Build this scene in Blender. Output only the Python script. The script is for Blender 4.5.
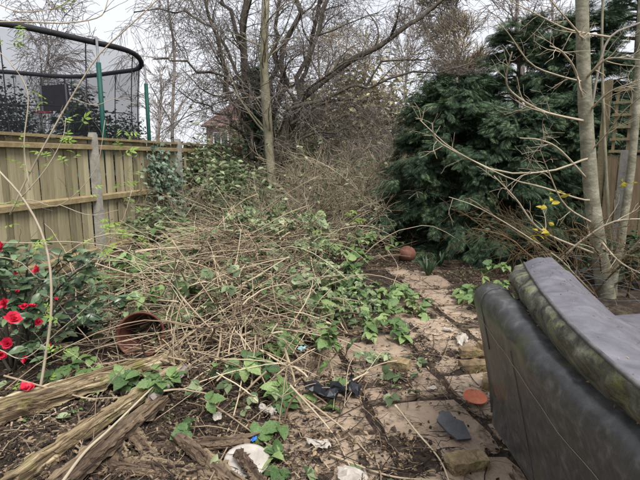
import bpy, math
import numpy as np
from mathutils import Matrix, Vector

for o in list(bpy.data.objects):
    bpy.data.objects.remove(o)
SC = bpy.context.scene
COL = SC.collection
rng = np.random.default_rng(11)
R = math.radians

# ------------------------------------------------------------------ camera, sky, sun, exposure
EYE = 1.5
PITCH = R(9.7)
cam = bpy.data.cameras.new('camera')
cam.sensor_width = 36
cam.lens = 27.0
cam.clip_start = 0.05
cam.clip_end = 2000
co = bpy.data.objects.new('camera', cam)
COL.objects.link(co)
co.location = (0, 0, EYE)
co.rotation_euler = (math.pi / 2 - PITCH, 0, 0)
SC.camera = co

W = bpy.data.worlds.new('World')
SC.world = W
W.use_nodes = True
wn, wl = W.node_tree.nodes, W.node_tree.links
bg = wn['Background']
sky = wn.new('ShaderNodeTexSky')
sky.sky_type = 'NISHITA'
sky.sun_disc = False
sky.sun_elevation = R(57)
sky.sun_rotation = R(150)
sky.dust_density = 5
sky.air_density = 1.0
tc = wn.new('ShaderNodeTexCoord')
cn = wn.new('ShaderNodeTexNoise')
cn.inputs['Scale'].default_value = 2.6
cn.inputs['Detail'].default_value = 6
wl.new(tc.outputs['Generated'], cn.inputs['Vector'])
cr = wn.new('ShaderNodeValToRGB')
cr.color_ramp.elements[0].position = 0.3
cr.color_ramp.elements[0].color = (5.0, 5.15, 5.6, 1)
cr.color_ramp.elements[1].position = 0.75
cr.color_ramp.elements[1].color = (5.8, 5.9, 6.2, 1)
wl.new(cn.outputs['Fac'], cr.inputs['Fac'])
mx = wn.new('ShaderNodeMix')
mx.data_type = 'RGBA'
mx.inputs[0].default_value = 0.93          # an almost closed cloud layer over the clear sky
wl.new(sky.outputs[0], mx.inputs[6])
wl.new(cr.outputs[0], mx.inputs[7])
wl.new(mx.outputs[2], bg.inputs['Color'])
bg.inputs['Strength'].default_value = 0.055

sl = bpy.data.lights.new('sun', 'SUN')
sl.energy = 1.5
sl.angle = R(28)
sl.color = (1, 0.97, 0.92)
so = bpy.data.objects.new('sun', sl)
COL.objects.link(so)
so.rotation_euler = (R(33), 0, R(30))
so.location = (0, 0, 20)

SC.view_settings.view_transform = 'Standard'
SC.view_settings.look = 'None'
SC.view_settings.gamma = 1
SC.view_settings.use_curve_mapping = False
SC.view_settings.exposure = 1.75

# ------------------------------------------------------------------ helpers
FPX = 480.0
CP, SP = math.cos(PITCH), math.sin(PITCH)


def _ray(px, py):
    a, b = (px - 320) / FPX, -(py - 240) / FPX
    return np.array([a, CP + b * SP, -SP + b * CP])


def at(px, py, y):
    r = _ray(px, py)
    t = y / r[1]
    return np.array([r[0] * t, y, EYE + r[2] * t])


def gz(px, py, z=0.0):
    r = _ray(px, py)
    t = (z - EYE) / r[2]
    return np.array([r[0] * t, r[1] * t, z])


def vnoise(x, y, seed=0):
    xi, yi = np.floor(x).astype(int), np.floor(y).astype(int)
    xf, yf = x - xi, y - yi
    xf, yf = xf * xf * (3 - 2 * xf), yf * yf * (3 - 2 * yf)

    def h(i, j):
        n = (i * 374761393 + j * 668265263 + seed * 1442695041) & 0x7fffffff
        n = ((n ^ (n >> 13)) * 1274126177) & 0x7fffffff
        return ((n ^ (n >> 16)) & 0xffff) / 65535.0
    a = h(xi, yi) * (1 - xf) + h(xi + 1, yi) * xf
    b = h(xi, yi + 1) * (1 - xf) + h(xi + 1, yi + 1) * xf
    return a * (1 - yf) + b * yf


def smooth(e0, e1, x):
    t = np.clip((x - e0) / (e1 - e0), 0, 1)
    return t * t * (3 - 2 * t)


def path_u(x, y):            # coordinate across the slab path
    return (x - 1.15) * 0.985 + (y - 4.75) * 0.172


def path_v(x, y):
    return -(x - 1.15) * 0.172 + (y - 4.75) * 0.985


def mound(x, y):
    m = 0.20 * np.exp(-(((x + 1.1) / 1.1) ** 2 + ((y - 4.6) / 1.3) ** 2))
    m = m + 0.12 * np.exp(-(((x + 1.4) / 0.8) ** 2 + ((y - 2.3) / 0.7) ** 2))
    m = m + 0.15 * smooth(7, 11, y)
    return m


def soilpatch(x, y):          # where soil and leaf mould has crept over the slabs
    u = path_u(x, y)
    f = vnoise(x * 2.3 + 3, y * 2.3, 21) * .45 + vnoise(x * 6, y * 6, 22) * .3 + vnoise(x * 17, y * 17, 23) * .25
    return smooth(.54, .68, f + .11 * smooth(-1.0, -1.75, u) + .10 * smooth(-.1, .4, u))


def terr(x, y):
    x, y = np.asarray(x, float), np.asarray(y, float)
    near = 1 - smooth(12, 20, np.hypot(x, y))
    n = (vnoise(x * 1.7, y * 1.7, 1) - .5) * 0.08 + (vnoise(x * 6, y * 6, 2) - .5) * 0.035 + (vnoise(x * 16, y * 16, 3) - .5) * 0.016
    u, v = path_u(x, y), path_v(x, y)
    onp = smooth(-2.0, -1.6, u) * (1 - smooth(0.5, 0.9, u)) * (1 - smooth(1.5, 2.1, v))
    pat = soilpatch(x, y)
    z = (mound(x, y) + n * near) * (1 - onp) + onp * (-0.016 + n * 0.3 + pat * .040)
    return z


def _mesh(name, V, F):
    """V (n,3); F list of arrays (m,k) of polygons"""
    me = bpy.data.meshes.new(name)
    V = np.ascontiguousarray(V, dtype=np.float32)
    F = [np.asarray(f, dtype=np.int32) for f in F if len(f)]
    tot = np.concatenate([np.full(len(f), f.shape[1], np.int32) for f in F])
    idx = np.concatenate([f.ravel() for f in F])
    st = np.concatenate([[0], np.cumsum(tot)[:-1]]).astype(np.int32)
    me.vertices.add(len(V))
    me.vertices.foreach_set('co', V.ravel())
    me.loops.add(len(idx))
    me.loops.foreach_set('vertex_index', idx)
    me.polygons.add(len(tot))
    me.polygons.foreach_set('loop_start', st)
    try:
        me.polygons.foreach_set('loop_total', tot)
    except Exception:
        pass
    me.update(calc_edges=True)
    me.validate()
    return me


def link(name, me, mat=None, parent=None, smooth_=True, loc=None):
    if mat is not None and not me.materials:
        me.materials.append(mat)
    me.polygons.foreach_set('use_smooth', np.full(len(me.polygons), bool(smooth_)))
    o = bpy.data.objects.new(name, me)
    COL.objects.link(o)
    if loc is not None:
        o.location = loc
    if parent is not None:
        setpar(o, parent)
    return o


def setpar(o, parent):
    o.parent = parent
    o.matrix_parent_inverse = Matrix.Translation(-Vector(parent.location))


def build(name, V, F, mat, parent=None, smooth_=True):
    V = np.asarray(V, float)
    lo, hi = V.min(0), V.max(0)
    c = np.array([(lo[0] + hi[0]) / 2, (lo[1] + hi[1]) / 2, lo[2]])
    return link(name, _mesh(name, V - c, F), mat, parent, smooth_, c)


def empty(name, loc):
    o = bpy.data.objects.new(name, None)
    COL.objects.link(o)
    o.empty_display_size = 0.1
    o.location = tuple(float(v) for v in loc)
    return o


def tag(o, label=None, cat=None, group=None, kind=None):
    if label: o['label'] = label
    if cat: o['category'] = cat
    if group: o['group'] = group
    if kind: o['kind'] = kind
    return o


def thing(name, loc, label, cat, group=None):
    return tag(empty(name, loc), label, cat, group)


def nrm(a):
    return a / np.maximum(np.linalg.norm(a, axis=-1, keepdims=True), 1e-9)


def tubes(P, Rad, S=4):
    """P (M,N,3), Rad (M,N) -> V,F"""
    P = np.asarray(P, float)
    if P.ndim == 2:
        P = P[None]
    Rad = np.broadcast_to(np.asarray(Rad, float), P.shape[:2])
    M, N, _ = P.shape
    T = nrm(np.gradient(P, axis=1))
    mean = nrm(P[:, -1] - P[:, 0] + 1e-6)
    ref = np.where(np.abs(mean[:, 2:3]) < 0.8, np.array([[0, 0, 1.]]), np.array([[1., 0, 0]]))
    U = nrm(np.cross(T, ref[:, None, :]))
    Vv = np.cross(T, U)
    a = np.arange(S) / S * 2 * math.pi
    ring = U[:, :, None, :] * np.cos(a)[None, None, :, None] + Vv[:, :, None, :] * np.sin(a)[None, None, :, None]
    V = (P[:, :, None, :] + ring * Rad[:, :, None, None]).reshape(-1, 3)
    base = (np.arange(M) * N * S)[:, None, None] + (np.arange(N - 1) * S)[None, :, None]
    s = np.arange(S)[None, None, :]
    s2 = (np.arange(S) + 1) % S
    s2 = s2[None, None, :]
    F = np.stack([base + s, base + s2, base + S + s2, base + S + s], -1).reshape(-1, 4)
    caps = []
    if S >= 6:
        for q in range(M):
            caps.append(np.arange(S)[::-1] + q * N * S)
            caps.append(np.arange(S) + q * N * S + (N - 1) * S)
    return V, [F] + ([np.array(caps)] if caps else [])


def merge(parts):
    Vs, Fs, n = [], {}, 0
    for V, F in parts:
        Vs.append(V)
        for f in F:
            f = np.asarray(f)
            if len(f):
                Fs.setdefault(f.shape[1], []).append(f + n)
        n += len(V)
    return np.concatenate(Vs), [np.concatenate(v) for v in Fs.values()]


def box(c, s, rot=None):
    v = np.array([[x, y, z] for x in (-.5, .5) for y in (-.5, .5) for z in (-.5, .5)]) * np.asarray(s, float)
    if rot is not None:
        v = v @ np.asarray(rot).T
    F = [[0, 1, 3, 2], [4, 6, 7, 5], [0, 4, 5, 1], [2, 3, 7, 6], [0, 2, 6, 4], [1, 5, 7, 3]]
    return v + np.asarray(c, float), [np.array(F)]


def rotz(a):
    c, s = math.cos(a), math.sin(a)
    return np.array([[c, -s, 0], [s, c, 0], [0, 0, 1]])


def euler(x, y, z):
    cx, sx, cy, sy = math.cos(x), math.sin(x), math.cos(y), math.sin(y)
    Rx = np.array([[1, 0, 0], [0, cx, -sx], [0, sx, cx]])
    Ry = np.array([[cy, 0, sy], [0, 1, 0], [-sy, 0, cy]])
    return rotz(z) @ Ry @ Rx


def frames(D, Nn):
    """leaf axis D, normal hint Nn -> (M,3,3) columns X,Y,Z"""
    Y = nrm(D)
    X = nrm(np.cross(Y, Nn))
    Z = np.cross(X, Y)
    return np.stack([X, Y, Z], -1)


def scatter(tmpl, pos, fr, scale):
    """tmpl (V,F)"""
    TV, TF = tmpl
    M = len(pos)
    sc = np.asarray(scale, float)
    sc = sc.reshape(M, 1, -1) if sc.ndim > 1 else sc.reshape(M, 1, 1)
    V = np.einsum('mij,mvj->mvi', fr, TV[None] * sc) + pos[:, None, :]
    off = (np.arange(M) * len(TV))[:, None, None]
    F = [(np.asarray(f)[None] + off).reshape(-1, np.asarray(f).shape[1]) for f in TF]
    return V.reshape(-1, 3), F


def curve(pts, n):
    """smooth polyline through pts (Catmull-Rom) with n samples"""
    p = np.asarray(pts, float)
    p = np.vstack([2 * p[0] - p[1], p, 2 * p[-1] - p[-2]])
    m = len(p) - 3
    t = np.linspace(0, m - 1e-6, n)
    i = t.astype(int)
    f = (t - i)[:, None]
    a, b, c, d = p[i], p[i + 1], p[i + 2], p[i + 3]
    return .5 * (2 * b + (c - a) * f + (2 * a - 5 * b + 4 * c - d) * f ** 2 + (-a + 3 * b - 3 * c + d) * f ** 3)


def grow(P, Rd, n, t0, t1, ang, length, rr, wig, grav, N=6, seed=0, angv=0.25, taper=0.25):
    """children polylines from parent polylines; length may be (lo,hi); grav>0 droops"""
    g = np.random.default_rng(seed)
    M, K, _ = P.shape
    idx = np.repeat(np.arange(M), n)
    t = g.uniform(t0, t1, len(idx)) * (K - 1)
    i = np.minimum(t.astype(int), K - 2)
    f = (t - i)
    pos = P[idx, i] * (1 - f[:, None]) + P[idx, i + 1] * f[:, None]
    tan = nrm(P[idx, i + 1] - P[idx, i])
    rad = Rd[idx, i] * (1 - f) + Rd[idx, i + 1] * f
    rnd = g.normal(size=(len(idx), 3))
    perp = nrm(rnd - (rnd * tan).sum(1, keepdims=True) * tan)
    a = ang + g.normal(size=len(idx)) * angv
    d = tan * np.cos(a)[:, None] + perp * np.sin(a)[:, None]
    L = g.uniform(length[0], length[1], len(idx)) * (1 - 0.45 * t / (K - 1))
    step = L / (N - 1)
    pts = [pos]
    for k in range(N - 1):
        d = nrm(d + g.normal(size=d.shape) * wig + np.array([0, 0, -grav]))
        pos = pos + d * step[:, None]
        pts.append(pos)
    Q = np.stack(pts, 1)
    r0 = rad * rr
    Rq = r0[:, None] * np.linspace(1, taper, N)[None]
    return Q, Rq


# ------------------------------------------------------------------ materials
def mat(name, cols, scale=4.0, detail=6, rough=0.8, bump=0.0, bscale=None, island=0.0, objrand=0.0, stretch=(1, 1, 1),
        spec=0.3, trans=0.0, spots=None, dist=0.4, lo=0.3, hi=0.7, backcol=None):
    m = bpy.data.materials.new(name)
    m.use_nodes = True
    n, l = m.node_tree.nodes, m.node_tree.links
    b = n['Principled BSDF']
    out = n['Material Output']
    tcn = n.new('ShaderNodeTexCoord')
    mp = n.new('ShaderNodeMapping')
    mp.inputs['Scale'].default_value = stretch
    l.new(tcn.outputs['Object'], mp.inputs['Vector'])
    nz = n.new('ShaderNodeTexNoise')
    nz.inputs['Scale'].default_value = scale
    nz.inputs['Detail'].default_value = detail
    nz.inputs['Roughness'].default_value = 0.65
    nz.inputs['Distortion'].default_value = dist
    l.new(mp.outputs[0], nz.inputs['Vector'])
    fac = nz.outputs['Fac']
    mr = n.new('ShaderNodeMapRange')
    mr.inputs[1].default_value, mr.inputs[2].default_value = lo, hi
    l.new(fac, mr.inputs[0])
    fac = mr.outputs[0]
    if island or objrand:
        src = []
        if island:
            gm = n.new('ShaderNodeNewGeometry')
            src.append((gm.outputs['Random Per Island'], island))
        if objrand:
            oi = n.new('ShaderNodeObjectInfo')
            src.append((oi.outputs['Random'], objrand))
        for s, w in src:
            mi = n.new('ShaderNodeMix')
            mi.inputs[0].default_value = w
            l.new(fac, mi.inputs[2])
            l.new(s, mi.inputs[3])
            fac = mi.outputs[0]
    rp = n.new('ShaderNodeValToRGB')
    el = rp.color_ramp.elements
    while len(el) < len(cols):
        el.new(0.5)
    for i, c in enumerate(cols):
        el[i].position = i / (len(cols) - 1)
        el[i].color = (*c, 1)
    l.new(fac, rp.inputs['Fac'])
    colout = rp.outputs[0]
    if spots:
        sc_, thr, colr, soft = spots
        n2 = n.new('ShaderNodeTexNoise')
        n2.inputs['Scale'].default_value = sc_
        n2.inputs['Detail'].default_value = 8
        n2.inputs['Roughness'].default_value = 0.7
        l.new(tcn.outputs['Object'], n2.inputs['Vector'])
        mr2 = n.new('ShaderNodeMapRange')
        mr2.inputs[1].default_value, mr2.inputs[2].default_value = thr, thr + soft
        l.new(n2.outputs['Fac'], mr2.inputs[0])
        mm = n.new('ShaderNodeMix')
        mm.data_type = 'RGBA'
        l.new(mr2.outputs[0], mm.inputs[0])
        l.new(colout, mm.inputs[6])
        mm.inputs[7].default_value = (*colr, 1)
        colout = mm.outputs[2]
    l.new(colout, b.inputs['Base Color'])
    b.inputs['Roughness'].default_value = rough
    b.inputs['Specular IOR Level'].default_value = spec
    if bump:
        bn = n.new('ShaderNodeBump')
        bn.inputs['Strength'].default_value = min(bump, 1.0)
        bn.inputs['Distance'].default_value = 0.02
        nb = n.new('ShaderNodeTexNoise')
        nb.inputs['Scale'].default_value = bscale or scale * 3
        nb.inputs['Detail'].default_value = 8
        l.new(mp.outputs[0], nb.inputs['Vector'])
        l.new(nb.outputs['Fac'], bn.inputs['Height'])
        l.new(bn.outputs[0], b.inputs['Normal'])
    if trans:
        tr = n.new('ShaderNodeBsdfTranslucent')
        l.new(colout, tr.inputs['Color'])
        ms = n.new('ShaderNodeMixShader')
        ms.inputs[0].default_value = trans
        l.new(b.outputs[0], ms.inputs[1])
        l.new(tr.outputs[0], ms.inputs[2])
        l.new(ms.outputs[0], out.inputs['Surface'])
    return m


def s2l(r, g, b):
    f = lambda c: (c / 255 / 12.92 if c <= 10 else ((c / 255 + .055) / 1.055) ** 2.4)
    return (f(r), f(g), f(b))


M = {}
M['soil'] = mat('soil', [s2l(26, 21, 18), s2l(54, 44, 37), s2l(92, 78, 66)], 9, 10, 0.95, 0.9, 40, spots=(3.0, 0.56, s2l(96, 92, 66), 0.14))
M['slab'] = mat('slab', [s2l(104, 90, 78), s2l(148, 130, 112), s2l(176, 158, 138)], 4, 12, 0.9, 0.4, 60, objrand=0.4, spots=(5, 0.53, s2l(80, 68, 56), 0.14))
M['board'] = mat('board', [s2l(94, 88, 68), s2l(150, 140, 112), s2l(190, 179, 148)], 9, 8, 0.9, 0.35, 50, objrand=0.6, stretch=(2.5, 2.5, 0.18), spots=(1.6, 0.58, s2l(106, 108, 74), 0.2))
M['rail'] = mat('rail', [s2l(110, 98, 72), s2l(158, 140, 106)], 6, 8, 0.9, 0.3, 40, spots=(3, 0.55, s2l(112, 110, 74), 0.15))
M['concrete'] = mat('concrete', [s2l(124, 120, 112), s2l(168, 164, 154)], 10, 10, 0.95, 0.4, 80, spots=(6, 0.6, s2l(96, 100, 78), 0.12))
M['bark_dark'] = mat('bark_dark', [s2l(44, 40, 36), s2l(78, 72, 63), s2l(112, 106, 92)], 7, 8, 0.95, 0.9, 24, stretch=(1, 1, .3), island=0.3)
M['twig_dark'] = mat('twig_dark', [s2l(70, 64, 62), s2l(128, 120, 114)], 3, 4, 0.9, island=0.7)
M['twig_grey'] = mat('twig_grey', [s2l(98, 90, 86), s2l(156, 146, 138)], 3, 4, 0.9, island=0.7)
M['twig_tan'] = mat('twig_tan', [s2l(88, 78, 66), s2l(140, 128, 108), s2l(184, 172, 148)], 3, 4, 0.9, island=0.8)
M['bark_pale'] = mat('bark_pale', [s2l(88, 84, 68), s2l(126, 121, 100), s2l(158, 152, 130)], 7, 8, 0.85, 0.4, 30, stretch=(1, 1, .5))
M['bark_smooth'] = mat('bark_smooth', [s2l(84, 82, 68), s2l(122, 119, 102), s2l(156, 152, 134)], 7, 12, 0.8, 0.35, 26, stretch=(1, 1, 1.5), spots=(6, 0.54, s2l(104, 108, 80), 0.14))
M['twig_pale'] = mat('twig_pale', [s2l(140, 128, 110), s2l(186, 174, 152)], 6, 4, 0.8, island=0.5)
M['cane'] = mat('cane', [s2l(44, 35, 31), s2l(98, 80, 66), s2l(152, 135, 112), s2l(190, 176, 150), s2l(216, 204, 180)], 5, 6, 0.8, island=0.85, objrand=0.25)
M['cane_red'] = mat('cane_red', [s2l(78, 50, 44), s2l(110, 96, 66)], 3, 4, 0.7, island=0.6, objrand=0.3)
M['conifer'] = mat('conifer', [s2l(17, 27, 21), s2l(36, 54, 39), s2l(64, 84, 60), s2l(122, 138, 98)], 2.6, 6, 0.8, island=0.6, trans=0.06)
M['conifer_far'] = mat('conifer_far', [s2l(30, 44, 32), s2l(54, 74, 50), s2l(88, 106, 74)], 1.4, 4, 0.75, island=0.45, trans=0.12)
M['laurel'] = mat('laurel', [s2l(26, 42, 30), s2l(48, 70, 46), s2l(84, 104, 72)], 2, 4, 0.45, island=0.6, trans=0.1)
M['bramble'] = mat('bramble', [s2l(42, 63, 40), s2l(82, 108, 64), s2l(124, 146, 92), s2l(174, 186, 134)], 9, 8, 0.36, island=0.3, objrand=0.55, trans=0.22, bump=.3, bscale=12, spots=(5, 0.66, s2l(120, 110, 62), 0.08))
M['bramble_far'] = mat('bramble_far', [s2l(58, 72, 50), s2l(104, 120, 84), s2l(166, 174, 138)], 3, 4, 0.55, island=0.8, trans=0.2)
M['fresh'] = mat('fresh', [s2l(86, 118, 48), s2l(126, 154, 70), s2l(162, 182, 100)], 3, 4, 0.55, island=0.7, trans=0.4)
M['yellow_leaf'] = mat('yellow_leaf', [s2l(150, 130, 40), s2l(184, 168, 62), s2l(140, 140, 60)], 3, 4, 0.6, island=0.8, trans=0.3)
M['camellia'] = mat('camellia', [s2l(34, 54, 38), s2l(66, 90, 62), s2l(112, 132, 96), s2l(150, 166, 124)], 5, 6, 0.3, island=0.35, objrand=0.5, spec=0.5, trans=0.1)
M['ivy'] = mat('ivy', [s2l(58, 78, 64), s2l(98, 116, 98), s2l(146, 160, 138)], 3, 4, 0.5, island=0.75, trans=0.1)
M['petal'] = mat('petal', [s2l(112, 20, 34), s2l(176, 24, 54), s2l(206, 44, 72), s2l(222, 100, 114)], 2, 4, 0.5, objrand=0.5, island=.3, trans=0.2)
M['stamen'] = mat('stamen', [s2l(190, 150, 60), s2l(220, 190, 90)], 20)
M['litter'] = mat('litter', [s2l(44, 34, 28), s2l(88, 70, 54), s2l(150, 130, 104), s2l(78, 58, 44)], 6, 4, 0.85, island=0.9)
M['litter_pale'] = mat('litter_pale', [s2l(116, 108, 84), s2l(152, 144, 116), s2l(184, 174, 142)], 6, 4, 0.85, island=0.9, trans=.2)
M['litter_twig'] = mat('litter_twig', [s2l(26, 21, 19), s2l(48, 39, 33), s2l(78, 64, 54), s2l(160, 144, 122)], 4, 4, 0.9, island=0.92)
M['rot_wood'] = mat('rot_wood', [s2l(38, 30, 25), s2l(98, 82, 62), s2l(146, 130, 102), s2l(196, 182, 150)], 9, 12, 0.9, 1.0, 26, objrand=0.1, stretch=(.10, 3, 3), spots=(6, 0.55, s2l(112, 108, 60), 0.12), lo=.36, hi=.62, dist=.05)
M['dark_wood'] = mat('dark_wood', [s2l(28, 22, 20), s2l(70, 56, 46), s2l(112, 96, 78), s2l(140, 124, 100)], 9, 12, 0.9, 1.0, 26, objrand=0.25, stretch=(.10, 3, 3), lo=.36, hi=.64, dist=.05)
M['leather'] = mat('leather', [s2l(42, 42, 42), s2l(66, 66, 66), s2l(104, 104, 104)], 22, 15, 0.36, 0.05, 140, spec=0.6, spots=(5, 0.55, s2l(76, 80, 52), 0.14), lo=.3, hi=.75)
M['leather_sky_sheen'] = mat('leather_sky_sheen', [s2l(78, 77, 83), s2l(100, 98, 106), s2l(120, 118, 126)], 8, 12, 0.38, 0.3, 9, spec=0.5, spots=(4.5, 0.60, s2l(108, 106, 96), 0.2))  # black leather with the sky's reflection put into a paler grey
M['leather_moss'] = mat('leather_moss', [s2l(44, 44, 41), s2l(88, 87, 76), s2l(126, 124, 106)], 14, 10, 0.6, 0.4, 60, spots=(9, 0.54, s2l(118, 120, 72), 0.14), lo=.35, hi=.68)
M['piping'] = mat('piping', [s2l(60, 58, 60), s2l(100, 98, 96)], 20)
M['thread'] = mat('thread', [s2l(120, 116, 96), s2l(146, 140, 116)], 20)
M['brick'] = mat('brick', [s2l(64, 54, 44), s2l(124, 106, 80), s2l(166, 148, 114)], 14, 8, 0.95, 0.6, 50, objrand=0.3, spots=(7, 0.55, s2l(96, 98, 50), 0.12))
M['terracotta'] = mat('terracotta', [s2l(176, 96, 70), s2l(206, 128, 98)], 14, 8, 0.85, 0.3, 50, spots=(14, 0.56, s2l(140, 92, 72), 0.12))
M['rust'] = mat('rust', [s2l(58, 30, 27), s2l(92, 54, 46), s2l(128, 84, 68)], 6, 8, 0.6, 0.15, 40, spots=(7, 0.58, s2l(86, 74, 62), 0.1))
M['ball'] = mat('ball', [s2l(72, 48, 40), s2l(106, 70, 58), s2l(134, 100, 86)], 5, 6, 0.7, 0.2, 40, spots=(6, 0.6, s2l(92, 62, 50), 0.1))
M['slate'] = mat('slate', [s2l(60, 61, 63), s2l(88, 89, 92)], 8, 6, 0.6, 0.2, 60, spots=(8, 0.62, s2l(110, 104, 92), 0.1))
M['white_dirty'] = mat('white_dirty', [s2l(140, 132, 122), s2l(192, 186, 178)], 8, 6, 0.6, spots=(6, 0.6, s2l(150, 128, 110), 0.15))
M['plastic_black'] = mat('plastic_black', [s2l(26, 28, 32), s2l(44, 46, 52)], 6, 6, 0.4, 0.1, 30)
M['plastic_blue'] = mat('plastic_blue', [s2l(44, 100, 180), s2l(70, 130, 206)], 6, 4, 0.5)
M['plastic_pale'] = mat('plastic_pale', [s2l(140, 186, 196), s2l(172, 212, 216)], 6, 4, 0.5)
M['plastic_teal'] = mat('plastic_teal', [s2l(30, 112, 112), s2l(50, 140, 134)], 6, 4, 0.5)
M['foam_teal'] = mat('foam_teal', [s2l(16, 60, 55), s2l(28, 80, 72)], 3, 5, 0.6, spots=(5, 0.62, s2l(30, 84, 78), 0.1))
M['sleeve'] = mat('sleeve', [s2l(30, 30, 34), s2l(48, 48, 52)], 5, 5, 0.7)
M['steel'] = mat('steel', [s2l(96, 98, 102), s2l(126, 128, 132)], 8, 5, 0.45)
M['hoop'] = mat('hoop', [s2l(96, 36, 40), s2l(120, 48, 50)], 8, 5, 0.5)
M['wall'] = mat('wall', [s2l(122, 104, 98), s2l(146, 128, 120)], 3, 6, 0.9)
M['tile'] = mat('tile', [s2l(74, 58, 56), s2l(104, 82, 77), s2l(122, 100, 94)], 1.5, 8, 0.9, island=0.4)
M['chimney'] = mat('chimney', [s2l(150, 84, 66), s2l(178, 110, 88)], 4, 8, 0.9, 0.3, 20)
M['upvc'] = mat('upvc', [s2l(214, 214, 214), s2l(230, 230, 230)], 4)
M['glass'] = mat('glass', [s2l(38, 44, 52), s2l(60, 66, 76)], 1, 3, 0.1, spec=0.6)
M['trellis'] = mat('trellis', [s2l(86, 76, 58), s2l(128, 116, 90)], 6, 8, 0.9, 0.3, 40, objrand=0.3, spots=(3, 0.55, s2l(120, 122, 70), 0.15))
M['brown_fence'] = mat('brown_fence', [s2l(84, 72, 56), s2l(128, 112, 88)], 6, 8, 0.9, 0.3, 40, objrand=0.3, stretch=(2.5, 2.5, .2))
M['wire'] = mat('wire', [s2l(88, 94, 98), s2l(116, 120, 124)], 8, 3, 0.6)

nm = bpy.data.materials.new('safety_net')
nm.use_nodes = True
_n, _l = nm.node_tree.nodes, nm.node_tree.links
_t = _n.new('ShaderNodeBsdfTransparent')
_m = _n.new('ShaderNodeMixShader')
_n['Principled BSDF'].inputs['Base Color'].default_value = (0.02, 0.02, 0.025, 1)
_n['Principled BSDF'].inputs['Roughness'].default_value = 0.9
_m.inputs[0].default_value = 0.42
_n['Principled BSDF'].inputs['Specular IOR Level'].default_value = 0.0
_l.new(_t.outputs[0], _m.inputs[1])
_l.new(_n['Principled BSDF'].outputs[0], _m.inputs[2])
_l.new(_m.outputs[0], _n['Material Output'].inputs['Surface'])
M['net'] = nm

# ------------------------------------------------------------------ leaf templates


def leaf_tmpl(k=5, width=0.5, fold=0.18, droop=0.12, serr=0.0, tip=1.0):
    """leaf along +Y, length 1, folded on its midrib, with optional saw edge"""
    t = np.linspace(0, 1, k + 1)
    w = width * 0.5 * np.sin(np.pi * np.clip(t, 0, 1) ** 0.8) ** tip
    w[0] = 0.01
    w[-1] = 0.0
    if serr:
        w = w * (1 + serr * np.where(np.arange(k + 1) % 2 == 0, -1, 1))
    V = []
    for i in range(k + 1):
        zc = -droop * t[i] ** 2
        V += [[-w[i], t[i], zc + fold * w[i]], [0, t[i], zc], [w[i], t[i], zc + fold * w[i]]]
    F = []
    for i in range(k):
        a = 3 * i
        F += [[a, a + 1, a + 4, a + 3], [a + 1, a + 2, a + 5, a + 4]]
    return np.array(V), [np.array(F)]


def place_t(t, pos, az, sc=1.0, tilt=0.0):
    V, F = t
    return V * sc @ euler(tilt, 0, az).T + np.array(pos), F


_lf = leaf_tmpl(9, 0.78, 0.3, 0.25, 0.09, .75)
_lf2 = leaf_tmpl(9, 0.72, 0.45, 0.42, 0.09, .75)
STALK = (np.array([[-.008, -.5, 0.02], [.008, -.5, 0.02], [.008, 0.05, 0], [-.008, 0.05, 0]]), [np.array([[0, 1, 2, 3]])])
BRAM = []
for s in range(4):
    g = np.random.default_rng(s)
    if s < 3:
        BRAM.append(merge([STALK, place_t(_lf, (0, 0, 0), g.normal() * .1, 1.0, g.normal() * .15), place_t(_lf2, (0.02, -.03, 0), -1.15 + g.normal() * .12, 0.82, g.normal() * .25),
                           place_t(_lf2, (-0.02, -.03, 0), 1.15 + g.normal() * .12, 0.82, g.normal() * .25)]))
    else:
        BRAM.append(merge([STALK] + [place_t(_lf if i % 2 else _lf2, (0, 0, 0), a, q, g.normal() * .2) for i, (a, q) in enumerate(((0, 1), (.85, .85), (-.85, .85), (1.7, .65), (-1.7, .65)))]))
LEAF = leaf_tmpl(4, 0.5, 0.25, 0.15)
LEAF_LOW = leaf_tmpl(2, 0.55, 0.3, 0.2)
CAM = [leaf_tmpl(6, 0.5, 0.3, d, 0.03, 0.9) for d in (0.05, 0.2, 0.35)]
IVY = (np.array([[0, 0, 0], [-.42, .18, .04], [-.24, .42, .03], [-.34, .72, .0], [-.1, .66, .02], [0, 1, -.06], [.1, .66, .02], [.34, .72, 0], [.24, .42, .03], [.42, .18, .04], [0, .45, -.03]]),
       [np.array([[10, i, i + 1] for i in range(0, 9)] + [[10, 9, 0]])])
# fresh sprig : pinnate, five leaflets
SPRIG = merge([place_t(leaf_tmpl(3, .42, .2, .2), (0, y, 0), a, q, -.1) for (y, a, q) in ((.6, 0, .55), (.45, .9, .5), (.45, -.9, .5), (.15, 1.1, .42), (.15, -1.1, .42))] + [STALK])
# flat cypress-like spray
_sp = []
for i in range(9):
    y = 0.08 + i * 0.1
    for sgn in (-1, 1):
        L = 0.42 * math.sin(min(1, (1.15 - y) * 1.2) * 1.4) + 0.05
        a = sgn * 0.75
        d = np.array([-math.sin(a), math.cos(a)])
        p = np.array([-d[1], d[0]]) * 0.024
        b0 = np.array([0, y])
        tp = b0 + d * L
        md = b0 + d * L * .5
        _sp.append((np.array([[b0[0], b0[1], -.1 * y * y], [md[0] + p[0], md[1] + p[1], -.1 * y * y - .02], [tp[0], tp[1], -.1 * y * y - .06 - .1 * L], [md[0] - p[0], md[1] - p[1], -.1 * y * y - .02]]), [np.array([[0, 1, 2, 3]])]))
_sp.append((np.array([[-.02, 0, 0], [.02, 0, 0], [0.01, 1.05, -.14], [-.01, 1.05, -.14]]), [np.array([[0, 1, 2, 3]])]))
SPRAY = merge(_sp)


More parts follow.
